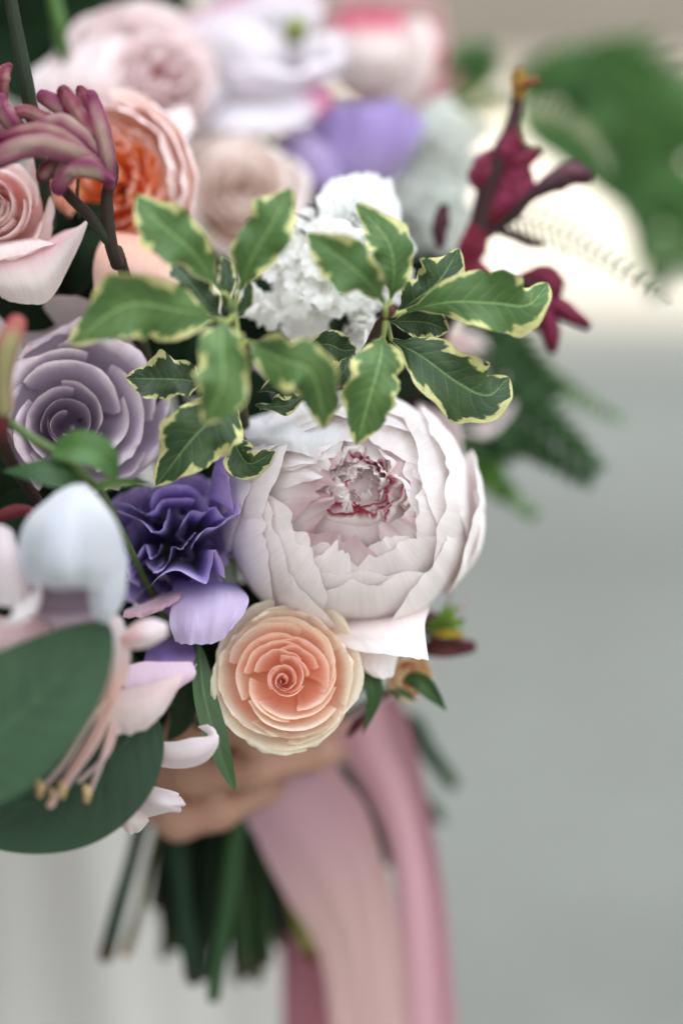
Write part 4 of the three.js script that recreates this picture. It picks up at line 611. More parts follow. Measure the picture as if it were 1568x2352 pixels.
{
  const o = thing('nerine', 'pale pink flower with curled petals and long hanging stamens at lower left', 'flower', V(290, 1560, 3));
  const wh = C('#eadfe0'), pk = C('#eabfb4'), pe = C('#f0b79c');
  const c = (u, v) => mix(pk, wh, sst(0.1, 0.7, v));
  gp(o, [[[250, 1480, 4], [262, 1470, 4.4], [275, 1460, 4.4], [285, 1450, 4]], [[290, 1490, 4.6], [305, 1465, 5.2], [315, 1445, 5.2], [320, 1425, 4.6]], [[330, 1490, 4.8], [345, 1470, 5.4], [352, 1450, 5.4], [355, 1420, 4.8]], [[375, 1470, 4.4], [388, 1460, 4.8], [390, 1445, 4.8], [385, 1430, 4.4]]], 91, c, { mat: M.thin });
  gp(o, [[[240, 1400, 4], [250, 1400, 4.4], [265, 1410, 4.4], [280, 1420, 4]], [[225, 1450, 4.4], [245, 1455, 4.8], [265, 1455, 4.8], [290, 1450, 4.4]], [[220, 1520, 4.4], [245, 1525, 4.8], [270, 1525, 4.8], [300, 1510, 4.4]], [[215, 1600, 4], [235, 1610, 4.4], [265, 1610, 4.4], [285, 1580, 4]]], 92, (u, v) => mix(wh, pe, 0.7 * sst(0.4, 1, v)), { mat: M.thin });
  gp(o, [[[250, 1590, 3.2], [300, 1580, 3], [350, 1570, 3], [420, 1545, 2.6]], [[245, 1630, 3.8], [300, 1620, 3.8], [350, 1600, 3.6], [416, 1565, 2.8]], [[255, 1665, 3.8], [300, 1660, 3.8], [350, 1640, 3.6], [400, 1600, 2.8]], [[272, 1690, 3.4], [300, 1688, 3.4], [335, 1676, 3.2], [375, 1640, 2.8]]], 93, (u, v) => mix(C('#e9cfca'), C('#f3e9e6'), v), { mat: M.thin });
  gp(o, [[[290, 1530, 2.4], [330, 1520, 2], [370, 1520, 1.8], [440, 1520, 1.6]], [[285, 1560, 2.8], [330, 1560, 2.6], [380, 1555, 2.4], [450, 1545, 1.8]], [[290, 1590, 2.8], [330, 1590, 2.6], [380, 1590, 2.4], [440, 1565, 1.8]], [[300, 1620, 2.4], [340, 1612, 2.2], [370, 1606, 2], [420, 1575, 1.6]]], 94, () => C('#d9bfcf'));
  // hooked petal and frilled petal below
  gp(o, [[[290, 1690, 0.4], [288, 1708, 0.8], [288, 1725, 0.8], [292, 1742, 0.4]], [[385, 1704, 1.4], [385, 1722, 1.8], [388, 1745, 1.8], [395, 1765, 1.2]], [[440, 1695, 1.8], [446, 1715, 2.2], [455, 1738, 2.2], [462, 1756, 1.6]], [[478, 1690, 1.4], [490, 1690, 2.0], [500, 1705, 2.0], [498, 1722, 1.4]], [[452, 1668, 0.8], [468, 1660, 1.2], [490, 1668, 1.2], [504, 1690, 0.8]]], 95, () => wh, { nv: 36, mat: M.thin, ruf: 0.001 });
  gp(o, [[[290, 1830, 0.0], [288, 1850, 0.4], [288, 1870, 0.4], [292, 1890, 0.0]], [[320, 1800, 0.8], [325, 1830, 1.4], [330, 1850, 1.4], [335, 1880, 0.6]], [[375, 1810, 1.0], [380, 1835, 1.7], [385, 1855, 1.7], [385, 1868, 0.8]], [[420, 1820, 0.4], [428, 1838, 0.9], [424, 1855, 0.9], [415, 1868, 0.4]]], 96, () => wh, { mat: M.thin, ruf: 0.003 });
  gp(o, [[[285, 1840, 0.6], [292, 1835, 0.8], [300, 1832, 0.8], [310, 1832, 0.6]], [[268, 1860, 1.0], [285, 1870, 1.4], [305, 1880, 1.4], [340, 1878, 0.9]], [[268, 1885, 0.8], [285, 1900, 1.2], [305, 1905, 1.2], [340, 1890, 0.8]], [[285, 1905, 0.4], [295, 1915, 0.6], [310, 1916, 0.6], [325, 1904, 0.4]]], 97, () => C('#f4e8e4'), { mat: M.thin });
  for (const [p, a] of [[[[255, 1600, 3.6], [215, 1680, 4.2], [165, 1760, 4.4], [128, 1830, 4.2]], 1], [[[262, 1610, 3.6], [225, 1700, 4.4], [185, 1760, 4.6], [150, 1812, 4.4]], 1], [[[268, 1615, 3.4], [250, 1690, 4], [230, 1760, 4.2], [206, 1822, 4]], 1], [[[272, 1620, 3.4], [262, 1690, 3.8], [240, 1740, 4], [182, 1795, 3.9]], 0], [[[246, 1600, 3.6], [200, 1670, 4.6], [150, 1750, 4.8], [98, 1810, 4.6]], 1]]) {
    const f = part(o, 'stamen', tube(p, [7, 6, 5.5, 5], { n: 18, m: 7, col: (t) => mix(C('#eecdbd'), C('#d9c4c4'), t) }), M.thin);
    if (a) { const e = p[3]; part(o, 'anther', tube([[e[0] - 9, e[1] - 14, e[2]], [e[0] - 5, e[1], e[2] + 0.2], [e[0] - 6, e[1] + 18, e[2]]], [8, 10, 7], { n: 8, m: 8, col: () => C('#cfb07c'), lump: 0.3 }), M.matte, f); }
  }
  part(o, 'pistil', tube([[258, 1600, 3.4], [200, 1720, 4.6], [135, 1820, 4.6], [115, 1850, 4.5]], [7, 6, 6, 9], { n: 18, m: 7, col: () => C('#e2bfae') }), M.thin);
  stemTo(o, V(280, 1540, 2), v3(-0.3, 0.3, 0.8), 9);
}
// ═════════════ greenery ═════════════
const plainCol = (a, b, vein, s) => (u, v) => { let c = mix(a, b, 0.5 + 0.6 * fbm(u * 2 + v, v * 3, s)); const lt = Math.abs(((v - 0.22 * Math.abs(u)) * 8) % 1 - 0.5); c = mix(c, vein, 0.2 * sst(0.16, 0.02, lt) * (1 - Math.abs(u))); return mix(c, vein, 0.6 * sst(0.06, 0.0, Math.abs(u)) * (1 - v)); };
const oval = (t) => Math.pow(Math.sin(Math.PI * Math.pow(clamp(t, 0, 1), 0.85)), 0.7);
const lance = (t) => Math.pow(Math.sin(Math.PI * Math.pow(t, 0.75)), 1.0);
{
  const wax = new THREE.MeshPhysicalMaterial({ color: new THREE.Color(0.78, 0.74, 0.64), vertexColors: true, side: THREE.DoubleSide, roughness: 0.65, specularIntensity: 0.5, bumpMap: leafBump, bumpScale: 0.0005 });
  const o = thing('eucalyptus_sprig', 'two very large rounded blue green leaves at the lower left edge', 'leafy sprig', V(120, 1680, 4));
  part(o, 'leaf', leaf([[-170, 1780, 5.6], [-20, 1690, 6.2], [125, 1570, 6.2], [250, 1434, 5.4]], 146, { nu: 36, nv: 90, prof: (t) => Math.pow(Math.sin(Math.PI * Math.pow(clamp(t), 0.72)), 0.62), fold: 0.10, roll: -12, wave: 4, waveN: 1, col: plainCol(C('#304c38'), C('#3b5a42'), C('#56775a'), 5) }), wax, null, 'paler upper leaf');
  part(o, 'leaf', leaf([[352, 1634, 2.0], [225, 1770, 2.6], [70, 1846, 2.6], [-190, 1862, 2.2]], 132, { nu: 36, nv: 90, prof: (t) => Math.pow(Math.sin(Math.PI * Math.pow(clamp(t), 0.85)), 0.62), fold: -0.1, roll: 10, wave: 4, waveN: 1, seed: 2, col: plainCol(C('#274030'), C('#2e4b36'), C('#40604a'), 9) }), wax, null, 'darker lower leaf');
  part(o, 'stem', tube([[-160, 1800, 5.6], [-180, 1840, 4.6], [-160, 1880, 3.4], [100, 1860, -6], [560, 1760, -10]], [9, 10, 10, 10, 9], { n: 24, col: () => C('#5c6b45') }), M.matte);
}
{
  const o = thing('ruscus_sprig', 'plain dark green twisted leaves on an arching stem before the lavender rose', 'leafy sprig', V(150, 1060, 4));
  const a = C('#2e5236'), b = C('#426b40'), v = C('#6d8f55');
  part(o, 'stem', tube([[-40, 930, 4], [10, 962, 4.2], [80, 1010, 4.2], [150, 1050, 4.2], [212, 1110, 4.2], [250, 1160, 2], [420, 1500, -6], [585, 1740, -11]], [11, 11, 11, 10, 10, 8, 8, 8], { n: 40, col: () => C('#5d7a42') }), M.green);
  part(o, 'leaf', leaf([[118, 1035, 4.2], [180, 1030, 5], [235, 1050, 5], [268, 1095, 4.2]], 42, { prof: oval, roll: -25, fold: 0.35, seed: 2, col: plainCol(C('#4a7440'), C('#5c8450'), v, 3) }), M.green);
  part(o, 'leaf', leaf([[200, 1100, 4], [150, 1085, 4.4], [80, 1078, 4.4], [6, 1082, 4]], 38, { prof: lance, roll: 30, fold: -0.2, seed: 3, col: plainCol(a, b, v, 4) }), M.green);
  part(o, 'leaf', leaf([[205, 1128, 4.2], [240, 1108, 4.4], [290, 1104, 4.2], [348, 1112, 3.8]], 17, { prof: lance, roll: 40, fold: 0.4, seed: 4, col: plainCol(C('#55783f'), C('#66884a'), v, 5) }), M.green);
}
{
  const o = thing('kangaroo_paw', 'single pink and green tubular bud on a red stem at the left edge', 'flower', V(15, 880, 5));
  part(o, 'bud', tube([[10, 940, 5], [6, 870, 5.4], [16, 800, 5.6], [40, 742, 5.4]], [22, 22, 28, 22], { n: 24, m: 12, col: (t, a) => mix(mix(C('#a85a55'), C('#9a9a6a'), 0.5 + 0.5 * Math.sin(a * 2 + 1)), C('#b03a50'), sst(0.7, 1, t) * 0.7), lump: 0.12, hair: 30 }), M.matte);
  part(o, 'stem', tube([[8, 935, 4.8], [6, 1000, 4.4], [30, 1065, 3], [72, 1130, 1], [300, 1450, -6], [585, 1750, -11]], [16, 16, 15, 14, 10, 9], { n: 40, col: (t) => mix(C('#7a2a30'), C('#33261e'), sst(0.0, 0.3, t)), hair: 200, lump: 0.1 }), M.matte);
  part(o, 'bud', tube([[-20, 1195, 2], [20, 1178, 2.4], [50, 1172, 2.2], [80, 1176, 1.8]], [12, 15, 15, 10], { n: 16, col: () => C('#6e2a30'), lump: 0.15, hair: 30 }), M.matte);
}
{ // slim leaves low in the bouquet
  const o = thing('leaf_sprig', 'slim folded green leaf hanging left of the peach rose', 'leafy sprig', V(490, 1640, -1));
  part(o, 'leaf', leaf([[458, 1480, -1.6], [468, 1590, -0.8], [500, 1710, -0.4], [540, 1818, -0.8]], 30, { prof: (t) => Math.pow(Math.sin(Math.PI * Math.pow(t, 0.95)), 0.7), roll: -18, fold: 0.3, col: plainCol(C('#39583a'), C('#4c6e48'), C('#7d9a66'), 3) }), M.green);
  part(o, 'leaf', leaf([[400, 1540, -3], [425, 1590, -2.6], [420, 1650, -2.6], [385, 1702, -3]], 34, { prof: oval, roll: 20, col: plainCol(C('#1e3a22'), C('#2a4a2a'), C('#3e5c38'), 6) }), M.green, null, 'dark rounded leaf');
  part(o, 'stem', tube([[455, 1470, -1.8], [440, 1530, -3], [500, 1650, -8], [580, 1750, -11]], [6, 6, 6, 6], { n: 16, col: () => C('#42603a') }), M.green);
}
{ // pink rose hip at the right under the peony, with its leaves
  const o = thing('spray_rose_bud', 'small apricot rose bud with pointed green sepals under the drooping peony petals', 'flower bud', V(930, 1550, -3));
  const c0 = V(915, 1560, -5), F = frameOf([0.5, 0.1, 1]);
  for (let k = 0; k < 9; k++) { const R = 3 + k * 0.9; part(o, 'petal', cup(c0, F, { th: k * 137.5, prof: [[0.5, -3], [R * 1.2, 2], [R * 1.1, 10], [R * 0.9, 14 - k * 0.2]], A: 60, nu: 14, nv: 12, ruf: 1, seed: 140 + k, col: (u, v) => mix(C('#e9a878'), C('#efdcae'), sst(0.2, 0.9, v)) }), M.petal); }
  const g1 = C('#2f5330'), g2 = C('#446a3c'), gv = C('#6f8f58');
  part(o, 'sepal', leaf([[925, 1560, -3.6], [965, 1565, -3.2], [995, 1595, -3.2], [1026, 1634, -3.6]], 24, { prof: lance, roll: 15, fold: 0.3, col: plainCol(g1, g2, gv, 2) }), M.green);
  part(o, 'sepal', leaf([[825, 1520, -3.4], [850, 1560, -2.6], [856, 1610, -2.6], [832, 1690, -3]], 24, { prof: lance, roll: -15, fold: 0.4, col: plainCol(g1, g2, gv, 3) }), M.green);
  part(o, 'sepal', leaf([[905, 1580, -3.8], [925, 1590, -3.6], [940, 1600, -3.6], [955, 1612, -3.8]], 9, { prof: lance, col: plainCol(g1, g2, gv, 4) }), M.green);
  part(o, 'sepal', leaf([[895, 1580, -3.8], [905, 1590, -3.6], [914, 1600, -3.6], [920, 1606, -3.8]], 8, { prof: lance, col: plainCol(g1, g2, gv, 4) }), M.green);
  part(o, 'stem', tube([[915, 1560, -5], [870, 1600, -7], [640, 1720, -11]], [10, 10, 9], { n: 14, col: () => C('#47602f') }), M.matte);
}
{
  const o = thing('kangaroo_paw', 'dark burgundy buds with a bright green and yellow tuft right of the peony', 'flower', V(1020, 1440, -6));
  const T = (p, r, s, a, b) => part(o, 'bud', tube(p, r, { n: 18, m: 10, col: paw(s, a, b, 0.5), lump: 0.18, seed: s, hair: 20 }), M.matte);
  T([[940, 1480, -6.4], [985, 1490, -6], [1030, 1492, -5.8], [1080, 1485, -6]], [14, 17, 20, 18], 1, C('#5c2530'), C('#8a5858'));
  T([[940, 1440, -6.6], [970, 1430, -6.2], [995, 1428, -6.2], [1010, 1440, -6.4]], [20, 26, 24, 14], 2, C('#552530'), C('#84505a'));
  T([[960, 1500, -6.2], [1000, 1475, -5.6], [1040, 1470, -5.4], [1062, 1480, -5.6]], [12, 15, 16, 12], 3, C('#4a1c24'), C('#7a4848'));
  T([[845, 1640, -5], [830, 1655, -4.6], [815, 1670, -4.6], [800, 1690, -5]], [10, 14, 12, 6], 4, C('#5c2530'), C('#8a5858'));
  for (const [p, w, c] of [[[[975, 1440, -5.8], [1010, 1425, -5.4], [1035, 1410, -5.4], [1050, 1385, -5.6]], 14, '#6f9a3a'], [[[985, 1450, -5.6], [1020, 1440, -5.2], [1050, 1430, -5.2], [1072, 1420, -5.4]], 13, '#5d8a34'], [[[990, 1455, -5.4], [1020, 1455, -5], [1050, 1455, -5], [1070, 1460, -5.2]], 12, '#b9a22c'], [[[990, 1445, -5.6], [1010, 1420, -5.6], [1025, 1395, -5.8], [1032, 1372, -6]], 9, '#6f9a3a'], [[[1000, 1440, -5.4], [1030, 1425, -5.2], [1048, 1432, -5], [1066, 1445, -5]], 11, '#86a83c'], [[[960, 1455, -6], [1000, 1462, -5.4], [1030, 1470, -5.2], [1056, 1478, -5.2]], 9, '#3f6030']]) part(o, 'leaf', leaf(p, w, { nu: 8, nv: 20, prof: lance, fold: 0.4, wave: 3, col: () => C(c) }), M.fern);
  for (const p of [[[1030, 1400, -6], [1036, 1370, -6.2], [1038, 1348, -6.4]], [[1055, 1410, -6], [1066, 1390, -6.2], [1076, 1376, -6.4]]]) part(o, 'filament', tube(p, [5, 5, 3], { n: 8, m: 6, col: () => C('#b9a0a0') }), M.matte);
  part(o, 'stem', tube([[945, 1460, -6.6], [850, 1560, -8], [620, 1730, -11]], [11, 10, 9], { n: 16, col: () => C('#4a2a28') }), M.matte);
}
// fern frond: leaflets along a rachis, each a part
function frond(o, pts, n, len, wid, cols, q = {}) {
  const P = (t) => [0, 1, 2].map(c => splineAt(pts.map(p => p[c]), t));
  part(o, 'rachis', tube(pts, pts.map((_, i) => lerp(q.r ?? 5, 2, i / (pts.length - 1))), { n: 24, m: 6, col: () => cols[2] }), M.matte);
  for (let k = 0; k < n; k++) for (const s of [-1, 1]) {
    const t = lerp(q.t0 ?? 0.06, 0.99, k / (n - 1)), a = P(t), b = P(Math.min(1, t + 0.02)), b0 = P(Math.max(0, t - 0.02)), tx = b[0] - b0[0], ty = b[1] - b0[1], L = Math.hypot(tx, ty) || 1;
    const prof = (q.lp || ((x) => Math.sin(Math.PI * Math.pow(x * 0.9 + 0.08, 0.8))))(t), l = len * prof * rr(0.9, 1.1), an = (q.ang ?? 62) * Math.PI / 180 * s;
    const dx = (tx * Math.cos(an) - ty * Math.sin(an)) / L, dy = (tx * Math.sin(an) + ty * Math.cos(an)) / L, dz = rr(-0.5, 0.5) * (q.dz ?? 1);
    const ctr = [[a[0], a[1], a[2]], [a[0] + dx * l * 0.5, a[1] + dy * l * 0.5, a[2] + 0.3 + dz], [a[0] + dx * l + tx / L * l * 0.12, a[1] + dy * l + ty / L * l * 0.12, a[2] + dz * 1.6 - (q.droop ?? 0.4)]];
    part(o, 'leaflet', leaf(ctr, wid * (0.5 + 0.5 * prof), { nu: q.nu ?? 6, nv: q.nv ?? 12, prof: lance, roll: rr(-25, 25), fold: 0.25, edge: q.edge ?? 0, col: plainCol(cols[0], cols[1], cols[2], k) }), M.fern);
  }
}
const G1 = [C('#2f5f2a'), C('#41752f'), C('#5c8a3c')], G2 = [C('#1f4522'), C('#2c5a28'), C('#3f6a30')], G3 = [C('#3f5a30'), C('#506c3c'), C('#557040')], G4 = [C('#dcdcca'), C('#ecebdc'), C('#cfd0b4')];  // last set is near white, sunlight put into the frond colour
{
  const o = thing('fern_frond', 'big soft focus green fern frond filling the upper right corner', 'fern', V(1420, 320, -28));
  frond(o, [[1130, 250, -26], [1270, 250, -27], [1420, 290, -28], [1640, 420, -29]], 13, 230, 50, G1, { t0: 0.15, ang: 58, lp: (x) => 0.55 + 0.5 * Math.sin(Math.PI * x), nv: 16, dz: 2 });
  const o2 = thing('fern_frond', 'green fern frond pointing down along the right edge', 'fern', V(1500, 460, -27));
  frond(o2, [[1330, 90, -28], [1410, 230, -27.5], [1480, 400, -27], [1545, 590, -26.6]], 12, 170, 52, [C('#3a6a34'), C('#4a7c3a'), C('#5c8a3c')], { ang: 50, lp: (x) => 1 - 0.45 * x, dz: 1.5 });
  const o3 = thing('fern_frond', 'short green fern between the raspberry rimmed rose and the kangaroo paw tip', 'fern', V(1080, 170, -24));
  frond(o3, [[1010, 260, -24], [1050, 200, -24], [1090, 150, -24], [1130, 100, -24]], 9, 80, 26, G1, { ang: 55 });
}
{
  const o = thing('fern_frond', 'dark green fern frond jutting out right of the peony, below the leaf tip', 'fern', V(1180, 960, -13));
  frond(o, [[1000, 900, -12], [1100, 920, -12.6], [1220, 980, -13], [1350, 1080, -13.4]], 13, 190, 34, G2, { ang: 52, lp: (x) => 1.0 - 0.75 * x, dz: 1.2 });
  const o2 = thing('fern_frond', 'thin yellow green fern tip pointing down right, above the dark frond', 'fern', V(1270, 890, -16));
  frond(o2, [[1120, 800, -15], [1220, 850, -15.6], [1320, 910, -16], [1430, 968, -16.4]], 16, 70, 12, [C('#4f8038'), C('#689448'), C('#6d9448')], { ang: 50, lp: (x) => 1 - 0.8 * x });
  const o3 = thing('fern_frond', 'bright green fern tip hanging below the dark frond beside the peony', 'fern', V(1150, 1100, -14));
  frond(o3, [[1060, 1000, -13.4], [1100, 1060, -13.8], [1150, 1120, -14], [1220, 1180, -14.4]], 11, 70, 17, [C('#4b7f30'), C('#5f933c'), C('#6d9a48')], { ang: 48, lp: (x) => 1 - 0.7 * x });
  const o4 = thing('fern_frond', 'deep green fern behind the lower burgundy buds', 'fern', V(1130, 830, -14));
  frond(o4, [[1040, 780, -14], [1110, 790, -14.4], [1180, 830, -14.8], [1250, 900, -15]], 10, 120, 26, G2, { ang: 60, lp: (x) => 1 - 0.5 * x });
}
{
  const o = thing('fern_frond', 'fine feathery pale green frond arching out against the bright pavement', 'fern', V(1330, 580, -7));
  frond(o, [[1090, 520, -8], [1190, 505, -7.4], [1300, 540, -7], [1410, 605, -6.8], [1540, 692, -6.8]], 20, 80, 7, G3, { ang: 72, lp: (x) => Math.pow(1 - x, 0.6) * sst(-0.1, 0.25, x), nu: 4, nv: 8 });
  const o2 = thing('fern_frond', 'feathery frond with sunlight put into its near white colour, curling above the burgundy kangaroo paw', 'fern', V(1250, 300, -16));
  frond(o2, [[1040, 330, -14], [1120, 260, -15], [1230, 250, -16], [1340, 300, -16.6], [1400, 390, -17]], 24, 46, 3, G4, { ang: 75, nu: 4, nv: 8, lp: (x) => Math.pow(1 - x, 0.4) });
  const o3 = thing('fern_frond', 'small feathery grey green frond beside the raspberry rimmed rose', 'fern', V(1080, 270, -17));
  frond(o3, [[1010, 300, -16], [1060, 240, -17], [1120, 225, -17.6], [1160, 250, -18]], 18, 44, 5, [C('#7d8a5c'), C('#8f9a6c'), C('#7d8a5c')], { ang: 75, nu: 4, nv: 8 });
}
// dark rose leaves deep between the blooms
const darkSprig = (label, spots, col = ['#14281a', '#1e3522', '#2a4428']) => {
  const s0 = spots[0], o = thing('rose_leaf_sprig', label, 'leafy sprig', V(s0[0], s0[1], s0[2]));
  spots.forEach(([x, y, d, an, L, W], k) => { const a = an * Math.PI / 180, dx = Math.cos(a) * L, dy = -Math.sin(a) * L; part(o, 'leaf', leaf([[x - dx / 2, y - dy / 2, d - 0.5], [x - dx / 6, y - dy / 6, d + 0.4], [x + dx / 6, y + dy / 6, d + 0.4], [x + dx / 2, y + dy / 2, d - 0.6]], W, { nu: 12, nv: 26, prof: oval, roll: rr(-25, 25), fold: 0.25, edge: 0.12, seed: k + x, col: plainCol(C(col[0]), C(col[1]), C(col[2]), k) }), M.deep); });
  const e = V(s0[0], s0[1], s0[2] - 1); part(o, 'stem', tube([[s0[0], s0[1], s0[2] - 1], [(s0[0] + 600) / 2, (s0[1] + 1700) / 2, s0[2] - 5], [590, 1730, -11]], [8, 9, 8], { n: 20, col: () => C('#24331f') }), M.matte);
};
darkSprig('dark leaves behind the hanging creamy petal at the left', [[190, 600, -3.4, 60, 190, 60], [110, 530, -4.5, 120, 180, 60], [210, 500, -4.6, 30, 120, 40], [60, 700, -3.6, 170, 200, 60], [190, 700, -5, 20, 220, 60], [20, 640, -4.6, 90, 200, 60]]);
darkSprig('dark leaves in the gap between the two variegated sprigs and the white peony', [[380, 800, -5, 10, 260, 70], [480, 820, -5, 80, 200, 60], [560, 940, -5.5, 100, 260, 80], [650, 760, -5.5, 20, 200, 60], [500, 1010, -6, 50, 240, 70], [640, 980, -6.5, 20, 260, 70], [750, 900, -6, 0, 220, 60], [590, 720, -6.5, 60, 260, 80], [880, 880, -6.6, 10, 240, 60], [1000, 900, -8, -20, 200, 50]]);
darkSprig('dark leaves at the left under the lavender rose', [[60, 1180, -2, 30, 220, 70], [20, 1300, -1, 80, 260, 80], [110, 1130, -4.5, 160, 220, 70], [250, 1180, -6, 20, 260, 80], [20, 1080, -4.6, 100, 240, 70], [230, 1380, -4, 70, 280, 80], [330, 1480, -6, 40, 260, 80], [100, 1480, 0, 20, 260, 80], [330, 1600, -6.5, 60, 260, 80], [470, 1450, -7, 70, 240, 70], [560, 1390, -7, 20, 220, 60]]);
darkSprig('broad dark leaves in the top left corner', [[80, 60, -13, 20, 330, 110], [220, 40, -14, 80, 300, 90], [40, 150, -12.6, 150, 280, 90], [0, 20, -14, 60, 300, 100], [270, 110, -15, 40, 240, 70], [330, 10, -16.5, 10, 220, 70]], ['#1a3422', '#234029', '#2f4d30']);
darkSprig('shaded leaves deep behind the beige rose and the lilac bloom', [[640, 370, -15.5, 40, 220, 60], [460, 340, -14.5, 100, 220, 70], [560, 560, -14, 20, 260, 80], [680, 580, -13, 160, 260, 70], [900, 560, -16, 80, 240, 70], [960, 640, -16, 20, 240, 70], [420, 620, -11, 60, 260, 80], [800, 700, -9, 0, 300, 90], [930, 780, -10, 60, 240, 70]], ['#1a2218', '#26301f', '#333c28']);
{
  const o = thing('green_stem', 'bright green blurred stalk standing in the top left corner', 'stem', V(135, 60, -9));
  part(o, 'stalk', tube([[118, -40, -9], [130, 20, -9], [142, 70, -9], [150, 130, -9.6], [300, 600, -13], [580, 1720, -11]], [17, 18, 18, 17, 12, 10], { n: 30, col: () => C('#4f7a3c') }), M.green);
}
// ═════════════ stems below the hand ═════════════
{
  const stem = (pts, r, label, c1 = '#2c4a2a', end = '#6a5a34', group) => {
    const o = thing('cut_stem', label, 'stem', V(...pts[0]), group), a = C(c1);
    part(o, 'stalk', tube(pts, r, { n: 24, m: 10, col: (t) => mix(a, mul(a, 0.7), 0.5 + 0.5 * fbm(t * 8, 1, r[0])), lump: 0.1 }), M.matte);
    const e = pts[pts.length - 1], p = pts[pts.length - 2], L = Math.hypot(e[0] - p[0], e[1] - p[1]), ux = (e[0] - p[0]) / L, uy = (e[1] - p[1]) / L, R = r[r.length - 1];
    part(o, 'cut_end', tube([[e[0] - ux * R * 0.3, e[1] - uy * R * 0.3, e[2]], [e[0] + ux * R * 0.9, e[1] + uy * R * 0.9, e[2]]], [R * 1.08, R * 0.95], { n: 3, m: 10, col: () => C(end), lump: 0.1 }), M.matte);
  };
  stem([[400, 1640, -11.4], [340, 1840, -10.8], [296, 2000, -10.5], [248, 2180, -10.4]], [19, 19, 18, 20], 'dark thick cut stem splayed farthest to the left', '#1d3826', '#4a3a22');
  stem([[420, 1700, -12.6], [350, 1960, -12.3], [322, 2080, -12.2], [292, 2178, -12]], [11, 11, 11, 14], 'thin yellowish cut stem beside the leftmost dark stem', '#6d6a34', '#8a6a3a');
  stem([[400, 1720, -11.8], [404, 1900, -11], [422, 2080, -10.5], [442, 2230, -10.4]], [22, 25, 25, 22], 'dark green cut stem left of the pale gap', '#22402a', '#2c3420');
  stem([[556, 1740, -10.6], [542, 1880, -9.8], [520, 2080, -9.3], [492, 2275, -9.2]], [20, 23, 24, 18], 'longest bright green cut stem in front of the bunch', '#345730', '#345730');
  stem([[610, 1720, -13], [650, 1900, -13], [660, 2040, -12.6], [690, 2130, -12.2], [712, 2190, -12]], [13, 14, 15, 15, 17], 'yellow green cut stem with brown end beside the ribbon', '#8a963a', '#6a4a28');
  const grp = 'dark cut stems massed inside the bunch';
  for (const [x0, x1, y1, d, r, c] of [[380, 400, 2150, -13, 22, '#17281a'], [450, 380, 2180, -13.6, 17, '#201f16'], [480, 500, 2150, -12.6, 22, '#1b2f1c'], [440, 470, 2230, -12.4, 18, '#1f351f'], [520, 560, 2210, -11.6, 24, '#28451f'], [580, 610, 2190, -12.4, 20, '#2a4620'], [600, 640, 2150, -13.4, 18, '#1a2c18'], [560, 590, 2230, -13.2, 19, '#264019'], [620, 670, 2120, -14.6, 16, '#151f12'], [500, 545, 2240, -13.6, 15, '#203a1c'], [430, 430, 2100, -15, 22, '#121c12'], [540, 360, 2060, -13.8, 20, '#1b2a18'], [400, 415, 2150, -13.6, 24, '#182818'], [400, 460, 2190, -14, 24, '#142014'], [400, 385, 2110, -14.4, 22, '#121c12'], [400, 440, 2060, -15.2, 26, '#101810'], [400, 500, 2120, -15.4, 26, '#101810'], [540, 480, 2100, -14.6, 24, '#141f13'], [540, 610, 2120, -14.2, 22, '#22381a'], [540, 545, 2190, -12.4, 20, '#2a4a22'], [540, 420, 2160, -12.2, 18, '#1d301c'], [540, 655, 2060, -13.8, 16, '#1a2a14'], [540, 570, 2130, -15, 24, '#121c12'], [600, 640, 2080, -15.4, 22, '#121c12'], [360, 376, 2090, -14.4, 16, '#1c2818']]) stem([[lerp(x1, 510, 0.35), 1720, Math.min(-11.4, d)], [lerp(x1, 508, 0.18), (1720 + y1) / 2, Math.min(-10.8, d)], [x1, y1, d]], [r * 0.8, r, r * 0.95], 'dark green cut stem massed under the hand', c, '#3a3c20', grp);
  stem([[620, 1700, -13], [760, 1700, -14], [930, 1650, -14], [980, 1720, -14.4], [1028, 1786, -14.6]], [9, 12, 20, 24, 20], 'dark blurred stem slanting down right of the ribbon', '#27482a', '#2a4a2a');
  stem([[620, 1710, -13.4], [780, 1760, -15], [930, 1800, -15], [975, 1840, -15.4], [1000, 1870, -15.6]], [9, 12, 16, 20, 17], 'short dark green stem end peeking out right of the ribbon', '#2a4c30', '#2a4c30');
  stem([[620, 1710, -13], [760, 1760, -13.6], [830, 1840, -13.8], [862, 1910, -14], [882, 1965, -14]], [12, 18, 25, 24, 17], 'dark stem end showing in the loop between the two ribbon tails', '#1e2a18', '#3c4a22');
}
